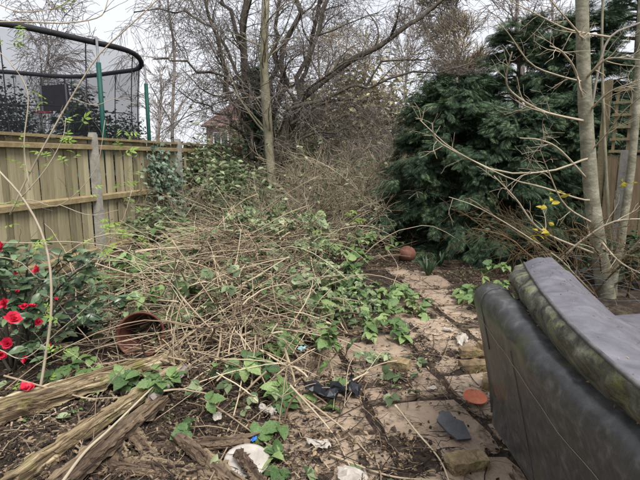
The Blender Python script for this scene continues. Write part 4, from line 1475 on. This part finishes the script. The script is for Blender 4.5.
def flower_mesh(seed):
    g = np.random.default_rng(seed)
    pt = leaf_tmpl(4, .9, .25, -.25, 0, .6)
    parts = []
    for ring, (cnt, tilt, sc_) in enumerate(((7, .25, 1.0), (6, .65, .8), (5, 1.05, .58), (4, 1.35, .36))):
        if seed == 4 and ring < 2:
            continue
        for k in range(cnt):
            V, F = leaf_tmpl(4, .9 + g.normal() * .12, .25 + g.normal() * .15, -.25 + g.normal() * .2, 0, .6)
            a = k * 2 * math.pi / cnt + ring * .5 + g.normal() * .25
            parts.append((V * sc_ * g.uniform(.75, 1.15) @ euler(tilt + g.normal() * .28, 0, 0).T @ rotz(a).T, F))
    return merge(parts)


FL = []
for s in range(5):
    V, F = flower_mesh(s)
    me = _mesh('flower', V, F)
    me.materials.append(M['petal'])
    me.polygons.foreach_set('use_smooth', np.ones(len(me.polygons), bool))
    FL.append(me)
for k, (px, py, sc_) in enumerate(((38, 271, .8), (16, 290, .9), (5, 304, 1.0), (14, 320, 1.15), (23, 307, .7), (32, 307, .75), (56, 300, .75), (37, 322, .75), (8, 344, .9), (1, 355, .9),
                                   (26, 360, .7), (17, 273, .7), (2, 247, .8), (-4, 328, 1), (48, 345, .5))):
    y = 2.62 + .12 * g.random() + max(0, px) * .002
    p = at(px, py, y)
    o = bpy.data.objects.new('flower', FL[(k * 3 + 1) % 5])
    COL.objects.link(o)
    s = .043 * sc_
    o.location = p
    o.rotation_euler = (R(62) + g.normal() * .6, g.normal() * .6, g.normal() * .8)
    o.scale = (s * g.uniform(.8, 1.2), s, s * g.uniform(.7, 1.2))
    setpar(o, cam_t)
o = bpy.data.objects.new('fallen_flower', FL[1])
COL.objects.link(o)
o.location = gz(26, 389, .245)
o.scale = (.044, .044, .044)
o.rotation_euler = (.3, .2, 0)
tag(o, 'fallen red flower lying on the mossy timber', 'flower')

# ------------------------------------------------------------------ thin sapling at the left edge
sap = thing('elder_sapling', gz(40, 398, .05), 'thin pale sapling with fresh green sprigs leaning in from the left edge', 'sapling')
ST = [([(38, 402), (45, 360), (51, 315), (50, 268), (41, 231), (22, 197), (0, 172), (-30, 140)], 2.6, .0085, .005),
      ([(10, 215), (26, 180), (50, 135), (71, 98), (98, 56), (125, 30), (152, 5), (175, -20)], 2.75, .0055, .003),
      ([(30, 190), (24, 145), (28, 94), (12, 65), (-5, 48)], 2.7, .004, .0022), ([(-10, 22), (30, 22), (67, 23), (99, 17), (107, 3), (112, -20)], 2.5, .0042, .0022),
      ([(-10, 242), (30, 243), (75, 242), (124, 251), (169, 281), (190, 310)], 2.7, .0036, .002), ([(-10, 255), (20, 262), (45, 280), (90, 262), (120, 225), (132, 190)], 2.8, .003, .0018),
      ([(0, 350), (25, 358), (60, 330), (95, 300)], 2.6, .003, .0018), ([(22, 197), (45, 170), (62, 140), (66, 118)], 2.62, .003, .0016), ([(0, 5), (22, 12), (60, 6), (80, -15)], 2.5, .003, .0016),
      ([(-5, 205), (30, 200), (60, 205), (95, 170), (105, 120)], 2.75, .003, .0016), ([(60, 205), (90, 215), (118, 210)], 2.75, .0022, .0014), ([(71, 98), (95, 105), (118, 98), (135, 104)], 2.75, .0024, .0014),
      ([(50, 10), (54, 20), (50, 32)], 2.5, .0016, .001), ([(88, 20), (90, 30), (88, 38)], 2.5, .0016, .001)]
PS = []
for k, (p, y, a, b) in enumerate(ST):
    q = np.array([at(c[0], c[1], y + .02 * i) for i, c in enumerate(p)])
    C = curve(q, 20)
    PS.append(C)
    build('stem', *tubes(C, np.linspace(a, b, 20), 6), M['twig_pale'], sap)
PS = np.stack(PS)
Q1, RQ1 = grow(PS[:12], np.full((12, 20), .003), 5, .1, 1, .8, (.06, .25), .6, .15, -.02, 5, seed=19)
build('twigs', *tubes(Q1, np.maximum(RQ1, .0011), 4), M['twig_dark'], sap)
g = np.random.default_rng(20)
SPR = leaf_meshes([SPRIG], 1, 'fresh', 'sprig')
pts = [(22, 165), (24, 35), (4, 52), (20, 140), (68, 7), (75, 120), (66, 140), (120, 145), (130, 142), (48, 160), (90, 195), (45, 100), (120, 188), (14, 205), (5, 230), (100, 255), (128, 207), (107, 225), (70, 160), (132, 180), (12, 390), (52, 385), (30, 420), (75, 402), (60, 350), (55, 318), (35, 250)]
P_, D_, S_ = [], [], []
for (px, py) in pts:
    for j in range(3):
        P_.append(at(px + g.normal() * 4, py + g.normal() * 4, 2.68 + g.normal() * .05))
        S_.append(g.uniform(.045, .085))
n = len(P_)
put_leaves(sap, np.array(P_), rand_dirs(n, g, -.2, .8), nrm(np.array([0, -.6, 1.]) + g.normal(size=(n, 3)) * .4), S_, SPR, g, 'sprig')

# fresh shoots along the fence foot
def shoots(label, px, py, y, hgt, n, seed):
    g = np.random.default_rng(seed)
    b = at(px, py, y)
    b[2] = float(terr(b[0], b[1]))
    t = thing('elder_shoot', b, label, 'shoot', 'fresh green shoots')
    P = canes(b, 4, (hgt * .8, hgt * 1.2), g, (.9, 1.3), .08, sag=.35)
    build('stem', *tubes(P, np.linspace(.006, .003, 10)[None] * np.ones((4, 1)), 5), M['twig_pale'], t)
    pos, tan = on_curves(P, n, g, .55, 1)
    put_leaves(t, pos + g.normal(size=(n, 3)) * .05, rand_dirs(n, g, -.2, .7), nrm(np.array([0, -.4, 1.]) + g.normal(size=(n, 3)) * .4), g.uniform(.10, .17, n), SPR, g, 'sprig')


shoots('fresh green shoot in front of the ivy on the fence', 160, 262, 6.6, .75, 26, 501)
shoots('fresh green shoot at the fence foot right of the ivy', 202, 268, 6.8, .45, 26, 502)
shoots('fresh green shoot left of the fence post', 84, 268, 5.8, .6, 12, 503)
shoots('yellow green shoot rising in the middle thicket', 318, 262, 6.8, .75, 10, 504)

# ------------------------------------------------------------------ ivy on the fence
def ivy(label, boxes, seed, dens, size=(.05, .11), name='ivy'):
    g = np.random.default_rng(seed)
    y0 = boxes[0][0]
    t = thing(name, (*fpt(y0, .08), .02), label, 'ivy')
    P_ = []
    for (yc, zc, ry, rz, off) in boxes:
        n = int(dens * ry * rz)
        a = g.normal(size=(n, 3)) * .5
        P_.append(np.column_stack([FX0 + FS * (yc + a[:, 0] * ry) + FN[0] * (off + np.abs(a[:, 2]) * .14), yc + a[:, 0] * ry + FN[1] * .1, zc + a[:, 1] * rz]))
    pos = np.concatenate(P_)
    pos = pos[pos[:, 2] > .03]
    n = len(pos)
    big = np.argsort(g.random(n))[:min(n, 90)]
    rest = np.setdiff1d(np.arange(n), big)
    me = leaf_meshes([IVY], 1, 'ivy')
    Dn = rand_dirs(n, g, -.9, .0)
    Nn = nrm(np.array([FN[0], FN[1] - .2, .5]) + g.normal(size=(n, 3)) * .35)
    put_leaves(t, pos[big], Dn[big], Nn[big], g.uniform(size[0], size[1], len(big)), me, g)
    tag(build('inner_leaves', *scatter(IVY, pos[rest], frames(Dn[rest], Nn[rest]), g.uniform(size[0], size[1], len(rest))), M['ivy'], t, False), None, None, None, 'stuff')
    st = []
    for (yc, zc, ry, rz, off) in boxes[:4]:
        st.append(curve([[*fpt(yc + .1, .05), .02], [*fpt(yc - .05, .045), zc * .5], [*fpt(yc + .05, .05), zc + rz * .4]], 10))
    build('stem', *tubes(np.stack(st), .008, 5), M['bark_dark'], t)


ivy('bluish green ivy climbing the fence by the second post', [(8.6, 1.30, .5, .45, .06), (8.95, 1.0, .55, .5, .06), (9.05, .7, .35, .4, .06), (8.45, 1.35, .4, .25, .05), (9.1, .3, .3, .3, .06)], 61, 900)

# leafy bush smothering the end of the fence
evs = [('leafy grey green bush smothering the far end of the fence', (-2.25, 10.1), .75, 1.75, 2600, 'bramble_far', (.07, .15)),
       ('leafy thicket below the slim pale trunk', (-1.6, 9.0), .75, 1.35, 2200, 'bramble_far', (.07, .15)),
       ('low leafy bush between the fence and the dead cane heap', (-2.6, 7.6), .55, .7, 1100, 'bramble_far', (.06, .12)),
       ('small dark evergreen at the back of the thicket', (.2, 10.6), .6, 1.3, 1200, 'laurel', (.05, .11)),
       ('pale olive bush at the back left of the conifers', (.95, 11.2), .7, 1.9, 1100, 'bramble_far', (.05, .10)),
       ('olive green bush in the back of the thicket', (-.5, 11.8), .9, 2.2, 1500, 'bramble_far', (.05, .10)),
       ('tan leaved bush far behind the gap left of the conifers', (1.3, 15.5), 1.3, 3.9, 3600, 'litter_pale', (.06, .13)),
       ('olive bush far behind the many stemmed tree', (-1.6, 15.5), 1.3, 3.0, 2200, 'bramble_far', (.06, .13)),
       ('tan leaved bush far behind the strappy plant', (-.2, 16.5), 1.5, 3.6, 3200, 'litter_pale', (.06, .13)),
       ('tan olive bush far behind the bushy conifer', (3.2, 16.0), 1.4, 3.6, 2200, 'bramble_far', (.06, .13))]
for k, (lab, c, rx, rz, n, mt, sz) in enumerate(evs):
    evergreen(lab, c, rx, rz, int(n * (1.7 if c[1] > 14 else 1)), 700 + k, mt, tuple(v * (1.9 if c[1] > 14 else 1) for v in sz), name='leafy_bush', tmpl=LEAF)


# ivy up the main trunk
g = np.random.default_rng(66)
iv = thing('ivy', at(264, 222, 10.9), 'dark ivy clothing the stems of the large bare tree', 'ivy')
n = 1500
q = g.uniform(0, 1, n) ** 1.2
c0, c1, c2 = at(264, 222, 10.9), at(264, 150, 10.9), at(256, 70, 10.9)
ax_ = np.where(q[:, None] < .5, lerp(c0, c1, q[:, None] * 2), lerp(c1, c2, q[:, None] * 2 - 1))
pos = ax_ + g.normal(size=(n, 3)) * np.array([.22, .2, .12]) * (1.1 - .6 * q[:, None])
build('foliage', *leaf_cloud(pos, g, IVY, (.08, .16), .4, -.9, .2), M['laurel'], iv, False)
build('stem', *tubes(curve([c0 + [0, -.1, 0], c1 + [.03, -.12, 0], c2], 16), .03, 6), M['bark_dark'], iv)

# strappy green tufts near the far end of the path
def tuft(label, px, py, h, n, seed, z0=0, mt='laurel'):
    g = np.random.default_rng(seed)
    b = gz(px, py, 0)
    b[2] = float(terr(b[0], b[1]))
    t = thing('strappy_plant', b, label, 'plant')
    a = g.uniform(0, 2 * math.pi, n)
    L = g.uniform(.6, 1.1, n) * h
    for k in range(n):
        q = np.linspace(0, 1, 6)
        lean = g.uniform(.25, .8)
        P = b + np.stack([np.cos(a[k]) * q * L[k] * lean, np.sin(a[k]) * q * L[k] * lean, L[k] * (q - .45 * lean * q ** 2.4)], 1)
        s = np.array([-math.sin(a[k]), math.cos(a[k]), 0]) * .014
        w = np.sin(np.pi * np.clip(q * .85 + .12, 0, 1))[:, None]
        V = np.concatenate([P - s * w, P + [0, 0, -.003], P + s * w])
        F = [[i, i + 6, i + 7, i + 1] for i in range(5)] + [[i + 6, i + 12, i + 13, i + 7] for i in range(5)]
        build('blade', V, [np.array(F)], M[mt], t, True)


tuft('strappy green plant left of the ball', 362, 252, .42, 26, 801)
tuft('strappy green plant at the right side of the far slabs', 428, 277, .33, 20, 802)
tuft('small grassy tuft right of the ball', 440, 268, .28, 16, 803)

# ------------------------------------------------------------------ thicket of thin brown shrubs
def thicket(label, c, n, hgt, seed, mt='twig_tan', spread=.35):
    g = np.random.default_rng(seed)
    z = float(terr(c[0], c[1]))
    t = thing('twiggy_shrub', (c[0], c[1], z), label, 'shrub', 'twiggy shrubs of the thicket')
    P = canes((c[0], c[1], z), n, (hgt * .7, hgt * 1.2), g, (.75, 1.2), spread, sag=.4)
    Rd = np.linspace(.011, .003, 10)[None] * np.ones((n, 1))
    build('stem', *tubes(P, Rd, 4), M[mt], t)
    Q, RQ = grow(P, Rd, 8, .2, 1, .7, (.25, .8), .6, .15, .02, 5, seed=seed + 1)
    Q2, RQ2 = grow(Q, RQ, 4, .2, 1, .7, (.12, .4), .6, .18, .03, 4, seed=seed + 2)
    pl, _t = on_curves(Q, 260, g, .2, 1)
    build('foliage', *leaf_cloud(pl, g, LEAF, (.0055 * c[1], .011 * c[1]), .6), M['bramble_far' if seed % 20 else 'laurel'], t, False)
    build('twigs', *merge([tubes(Q, np.maximum(RQ, .0003 * c[1]), 3), tubes(Q2, np.maximum(RQ2, .00026 * c[1]), 3)]), M[mt], t)


TH = [((-.9, 8.6), 30, 1.5, 'left'), ((-.2, 8.3), 30, 1.3, 'x'), ((.45, 8.8), 34, 1.6, ''), ((1.05, 9.0), 34, 1.9, ''), ((1.5, 8.4), 26, 1.2, ''), ((-.3, 9.8), 34, 2.0, ''), ((.6, 10.2), 34, 2.2, ''), ((1.3, 10.6), 30, 2.3, ''), ((-1.1, 9.8), 26, 1.8, ''), ((-2.0, 8.3), 24, 1.3, ''), ((2.5, 6.7), 8, .8, ''), ((.0, 7.2), 24, .95, '')]
TH += [((.1, 13.5), 60, 3.9, ''), ((1.2, 13.2), 60, 3.9, ''), ((2.2, 14.5), 40, 3.6, ''), ((-1.4, 13.5), 36, 3.0, ''), ((-2.6, 12.5), 30, 2.6, '')]
TL = ['brown twiggy shrub below the many stemmed tree', 'low brown twiggy shrub at the front centre of the thicket', 'brown twiggy shrub left of the ball', 'tall brown twiggy shrub against the left flank of the conifers', 'reddish twiggy shrub at the foot of the bushy conifer',
      'tall twiggy shrub at the centre back of the thicket', 'tall twiggy shrub behind the strappy plant', 'tall pale twiggy shrub seen left of the conifer top', 'twiggy shrub right behind the slim pale trunk', 'twiggy shrub beside the end of the fence', 'dead twiggy shrub under the low conifer', 'short twiggy shrub at the back of the dead cane heap',
      'high brown thicket shrub far behind the strappy plant', 'high brown thicket shrub far behind the gap left of the conifers', 'high brown thicket shrub hidden mostly by the bushy conifer', 'high brown thicket shrub far behind the many stemmed tree', 'high brown thicket shrub far beyond the end of the fence']
for k, ((c, n, h, _), lab) in enumerate(zip(TH, TL)):
    thicket(lab, c, n, h, 1000 + 10 * k, 'twig_tan' if k not in (4, 10) else 'cane_red', .4)


thicket('thin brown stems sprouting round the foot of the smooth trunk', (3.05, 5.25), 22, 1.3, 1900, 'cane_red', .3)
evergreen('low dark leafy growth under the trellis', (3.6, 5.6), .45, .6, 900, 1920, 'laurel', (.05, .1), name='leafy_bush', tmpl=LEAF)

for k, (c, rx, rz) in enumerate((((6.6, 7.2), 1.0, 2.6), ((8.6, 6.4), 1.1, 2.9), ((10.5, 9.0), 1.3, 3.4), ((7.8, 10.5), 1.4, 3.6))):
    evergreen(('tall hedge shrub just behind the trellis', 'hedge shrub further along behind the trellis', 'broad hedge shrub at the far right behind the trellis', 'high hedge shrub well behind the trellis')[k], c, rx, rz, 3000, 1930 + k, 'laurel', (.09, .18), name='hedge_shrub')

# ------------------------------------------------------------------ heap of dead canes
def heap_h(x, y):
    h = .50 * np.exp(-(((x + .95) / .95) ** 2 + ((y - 4.7) / 1.25) ** 2))
    h = h + .55 * np.exp(-(((x + 1.0) / 1.3) ** 2 + ((y - 6.8) / 1.1) ** 2))
    h = h + .30 * np.exp(-(((x + .1) / .8) ** 2 + ((y - 5.6) / 1.2) ** 2))
    h = h + .12 * np.exp(-(((x + .3) / .7) ** 2 + ((y - 3.2) / .8) ** 2))
    return h * (.35 + .95 * vnoise(x * 1.9 + 7, y * 1.9, 31))


def dead(n, g, length, region, N=9, lift=1.0, flat=.35):
    x = g.normal(region[0], region[2], n)
    y = g.normal(region[1], region[3], n)
    z = surf(x, y) + .01 + heap_h(x, y) * g.uniform(0, 1.1, n) * lift
    a = g.uniform(0, 2 * math.pi, n)
    el = g.normal(size=n) * flat
    L = g.uniform(length[0], length[1], n)
    d = np.stack([np.cos(a) * np.cos(el), np.sin(a) * np.cos(el), np.sin(el)], 1)
    q = np.linspace(-.5, .5, N)
    P = np.stack([x, y, z], 1)[:, None] + d[:, None] * q[None, :, None] * L[:, None, None]
    arch = g.uniform(-.08, .34, n)
    P[:, :, 2] += (arch[:, None] * (.25 - q[None] ** 2)) * L[:, None]
    side = np.stack([-np.sin(a), np.cos(a), np.zeros(n)], 1)
    P += side[:, None] * ((g.normal(size=n) * .14)[:, None] * (.25 - q[None] ** 2) * L[:, None])[:, :, None]
    P[:, 1:] += np.cumsum(g.normal(size=(n, N - 1, 3)) * .004, 1)
    P[:, :, 2] = np.maximum(P[:, :, 2], surf(P[:, :, 0], P[:, :, 1]) + .006)
    # keep clear of the sofa and of the camera
    ok = ~((P[:, :, 0] > .72) & (P[:, :, 1] < 2.6)).any(1) & (P[:, :, 1].min(1) > 1.75)
    pu, pv = path_u(P[:, :, 0], P[:, :, 1]), path_v(P[:, :, 0], P[:, :, 1])
    ok &= ~((pu > -1.15 + .25 * g.normal(size=(n, 1))) & (pv < 1.6)).any(1)
    return P[ok]


g = np.random.default_rng(91)
REG = [(-.95, 4.7, .65, .8), (-1.0, 6.3, .9, .8), (-.2, 5.4, .6, .8), (-.5, 3.5, .55, .45)]
parts = []
for k, (r_, n, ln) in enumerate(zip(REG, (1050, 700, 300, 240), ((.4, 1.5), (.5, 1.7), (.3, 1.0), (.3, .9)))):
    P = dead(n, g, ln, r_)
    parts.append(tubes(P, np.linspace(1, .55, 9)[None] * g.uniform(.0018, .0052, (len(P), 1)), 4))
tag(build('dead_cane_tangle', *merge(parts), M['cane']), 'tangled heap of dead brown bramble canes filling the middle of the garden', 'dead canes', None, 'stuff')
# the larger canes that can be picked out
n = 0
RLAB = ['thick pale dead cane lying over the middle of the heap', 'thick dead cane lying over the back of the heap near the fence',
        'thick dead cane among the bramble leaves left of the path', 'thick dead cane lying low in front of the heap']
for r_, cnt, lab in zip(REG, (50, 30, 20, 26), RLAB):
    P = dead(cnt, g, (.5, 1.0) if r_ is REG[3] else (.8, 1.8), r_, 10, 1.25)
    for k in range(len(P)):
        o = build('dead_cane', *tubes(P[k], np.linspace(1, .6, 10) * g.uniform(.0045, .0075), 6), M['cane'])
        tag(o, lab, 'cane', 'thick dead canes on the heap')
# looser canes arching up out of the heap
ar = []
for k in range(46):
    bx_, by_ = g.normal(-.9, .75), g.normal(6.0, 1.0)
    ar.append(canes((bx_, by_, float(terr(bx_, by_))), 3, (.8, 1.9), g, (.55, 1.15), .06, 10, .75))
ar = np.concatenate(ar)
tag(build('arching_canes', *tubes(ar, np.linspace(1, .5, 10)[None] * g.uniform(.003, .0055, (len(ar), 1)), 4), M['cane']), 'loose dead canes arching up out of the back of the heap', 'dead canes', None, 'stuff')
# a few canes placed as in the photograph
HC = [([(118, 288), (150, 268), (190, 262), (235, 285), (262, 330)], 4.2, 'arching dead cane over the heap right of the camellia bush'),
      ([(255, 375), (268, 330), (300, 300), (330, 268)], 3.9, 'dead cane rising through the middle bramble leaves'),
      ([(120, 385), (160, 330), (205, 290), (238, 262)], 4.0, 'long dead cane slanting up from the mossy timber towards the heap top'),
      ([(172, 240), (215, 305), (262, 380), (330, 470)], 3.6, 'long straight dead cane slanting down towards the front slabs'),
      ([(160, 395), (200, 398), (262, 440), (300, 478)], 2.7, 'curved dead cane looping over the white plate'),
      ([(395, 405), (415, 430), (440, 460), (452, 490)], 2.35, 'thin dark cane lying across the front slab'),
      ([(300, 395), (345, 430), (372, 458)], 2.5, 'bundle like pale cane pointing at the front slab'),
      ([(290, 385), (330, 430), (352, 470)], 2.5, 'pale cane parallel to the one at the front slab'),
      ([(330, 455), (390, 476), (440, 480)], 2.2, 'pale cane lying flat at the bottom edge of the path'),
      ([(388, 250), (398, 268), (392, 290), (396, 310)], 6.0, 'pale bent cane standing at the far left corner of the path')]
for p, y, lab in HC:
    q = np.array([at(c[0], c[1], y) for c in p])
    for i in range(len(q)):
        gp = surf(q[i, 0], q[i, 1]) + .012
        if q[i, 2] < gp:
            q[i] = gz(p[i][0], p[i][1], .03)
    tag(build('dead_cane', *tubes(curve(q, 18), np.linspace(.006, .0035, 18), 6), M['cane']), lab, 'cane', 'single dead canes')

# leaves still scattered through the heap (small, uncountable)
g = np.random.default_rng(92)
n = 3800
x, y = g.normal(-.7, 1.0, n), g.normal(5.6, 1.3, n)
keep = (vnoise(x * 2.2, y * 2.2, 8) > .48) & (path_u(x, y) < -.5)
x, y = x[keep], y[keep]
pos = np.stack([x, y, surf(x, y) + .03 + heap_h(x, y) * g.uniform(.3, 1.25, len(x))], 1)
tag(build('bramble_foliage', *leaf_cloud(pos, g, BRAM[0], (.035, .095), .7), M['bramble_far']), 'small bramble leaves scattered through the dead cane heap', 'leaves', None, 'stuff')

# ------------------------------------------------------------------ litter
g = np.random.default_rng(93)


def scat_xy(n, dens):
    x = g.uniform(-3.2, 2.6, n)
    y = 1.6 + 6.4 * g.random(n) ** 1.5
    k = g.random(n) < dens(x, y)
    return x[k], y[k]


def dens_litter(x, y):
    u, v = path_u(x, y), path_v(x, y)
    onp = (u > -2.3) & (u < .6) & (v < 1.5)
    # joints of the slab grid gather litter
    col = np.floor(u / .6)
    jv = np.abs(((v + .02 - np.where(col % 2, .3, 0)) / .6) % 1 - .5)
    ju = np.abs((u / .6) % 1 - .5)
    joint = np.clip((np.maximum(ju, jv) - .38) / .1, 0, 1)
    nz = smooth(.42, .72, vnoise(x * 2.6, y * 2.6, 5))
    left = smooth(-1.0, -1.9, u)
    d = np.where(onp, np.maximum(np.maximum(.07 + .3 * nz + .7 * soilpatch(x, y), .8 * joint), left), .9)
    return np.clip(d, 0, 1)


x, y = scat_xy(24000, dens_litter)
pos = np.stack([x, y, surf(x, y) + g.uniform(.002, .02, len(x))], 1)
n = len(x)
V, F = scatter(leaf_tmpl(2, .55, .6, -.25), pos, frames(rand_dirs(n, g, -.15, .25), nrm(np.array([0, 0, 1.]) + g.normal(size=(n, 3)) * .45)), g.uniform(.012, .042, n))
tag(build('leaf_litter', V, F, M['litter'], None, False), 'brown dead leaves littering the soil and slabs', 'leaf litter', None, 'stuff')


def twig_lit(n, length, rad, dens):
    x, y = scat_xy(n, dens)
    n = len(x)
    a = g.uniform(0, 2 * math.pi, n)
    L = g.uniform(length[0], length[1], n)
    q = np.linspace(-.5, .5, 5)
    P = np.zeros((n, 5, 3))
    P[:, :, 0] = x[:, None] + np.cos(a)[:, None] * q * L[:, None]
    P[:, :, 1] = y[:, None] + np.sin(a)[:, None] * q * L[:, None]
    P[:, :, :2] += g.normal(size=(n, 5, 2)) * .006
    P[:, :, 2] = surf(P[:, :, 0], P[:, :, 1]) + g.uniform(.004, .03, (n, 1)) + g.normal(size=(n, 5)) * .004
    ok = ~((P[:, :, 0] > .95) & (P[:, :, 1] < 2.45)).any(1)
    P = P[ok]
    return tubes(P, np.linspace(1, .6, 5)[None] * g.uniform(rad[0], rad[1], (len(P), 1)), 4)


V, F = merge([twig_lit(17000, (.03, .20), (.001, .0028), dens_litter), twig_lit(2600, (.15, .5), (.0018, .004), dens_litter)])
tag(build('twig_litter', V, F, M['litter_twig']), 'broken twigs and stalks littering the soil and slabs', 'twigs', None, 'stuff')
# rotten wood chips in the left foreground
n = 3800
x, y = g.normal(-1.15, .6, n), g.normal(2.5, .45, n)
k = (y > 1.7) & (x < .1)
x, y = x[k], y[k]
n = len(x)
TV, TF = box((0, 0, 0), (1, .28, .16))
TV[:4, 1] *= .4
fr = frames(rand_dirs(n, g, -.25, .25), nrm(np.array([0, 0, 1.]) + g.normal(size=(n, 3)) * .4))
V, F = scatter((TV, TF), np.stack([x, y, surf(x, y) + g.uniform(0, .03, n)], 1), fr, g.uniform(.010, .05, n))
tag(build('wood_chips', V, F, M['litter_twig'], None, False), 'dark rotten wood chips covering the ground in the left corner', 'wood chips', None, 'stuff')
# crumbs of stone and soil
x, y = scat_xy(9000, dens_litter)
n = len(x)
TV, TF = box((0, 0, 0), (1, .8, .6))
V, F = scatter((TV * (1 + np.random.default_rng(1).normal(size=TV.shape) * .15), TF), np.stack([x, y, surf(x, y) + .002], 1), frames(rand_dirs(n, g, -.5, .5), rand_dirs(n, g, .3, 1)), g.uniform(.004, .016, n))
tag(build('soil_crumbs', V, F, M['soil'], None, False), 'crumbs of soil and grit on the ground', 'soil', None, 'stuff')
# low weeds on the bare soil
n = 1400
x, y = g.uniform(-3, 2.4, n), 2.2 + 5 * g.random(n)
k = (vnoise(x * 1.8, y * 1.8, 12) > .56) & ((path_u(x, y) < -1.9) | (path_u(x, y) > .3))
pos = np.stack([x[k], y[k], surf(x[k], y[k]) + .012], 1)
tag(build('weeds', *leaf_cloud(pos, g, SPRIG, (.03, .07), .85), M['bramble'], None, False), 'low green weeds scattered over the soil', 'weeds', None, 'stuff')
# dead leaves lying along the sofa gap
n = 120
s = g.uniform(0, .8, n)
pos = np.stack([np.interp(s, np.linspace(0, 1, NC), base_c[:, 0]) - .012 + g.normal(size=n) * .008, np.interp(s, np.linspace(0, 1, NC), base_c[:, 1]), np.full(n, .858) + g.uniform(0, .012, n)], 1)
tag(build('sofa_litter', *leaf_cloud(pos, g, LEAF_LOW, (.008, .024), .7), M['litter'], None, False), 'dry leaf crumbs caught between sofa back and cushion', 'leaf litter', None, 'stuff')
n = 140
kk = g.integers(4, NC - 4, n)
tt_ = g.uniform(.05, .95, n)
pos = np.array([np.array(topf[k + 2])[min(9, int(t * 10))] * (1 - (t * 10) % 1) + np.array(topf[k + 2])[min(9, int(t * 10)) + 1] * ((t * 10) % 1) for k, t in zip(kk, tt_)]) + [0, 0, .003]
tag(build('cushion_litter', *leaf_cloud(pos, g, LEAF_LOW, (.004, .014), .9), M['litter'], None, False), 'specks of dry leaf lying on the smooth cushion face', 'leaf litter', None, 'stuff')
# broken stubs and short dark ends in the heap
P = np.concatenate([dead(260, g, (.08, .4), r_, 5, 1.1, .8) for r_ in REG])
tag(build('broken_stubs', *tubes(P, np.linspace(1, .8, 5)[None] * g.uniform(.003, .009, (len(P), 1)), 5), M['cane']), 'short broken stalk ends in the dead cane heap', 'stalks', None, 'stuff')
# pale bramble sprig behind the sofa cushion
bramble('pale leafy bramble sprig poking up behind the sofa cushion', 528, 300, 3, (.7, .95), 10, (.05, .08), 350, (1.1, 1.4), .05)

# thin repeated shoots that cannot be picked apart stay one part of kind stuff
for o in list(bpy.data.objects):
    if o.parent is not None and o.type == 'MESH' and o.name.split('.')[0] in ('twigs', 'crown', 'foliage', 'hoop_net') or (o.parent is not None and o.name.split('.')[0] in ('branch', 'stem') and len(o.data.polygons) > 400):
        o['kind'] = 'stuff'
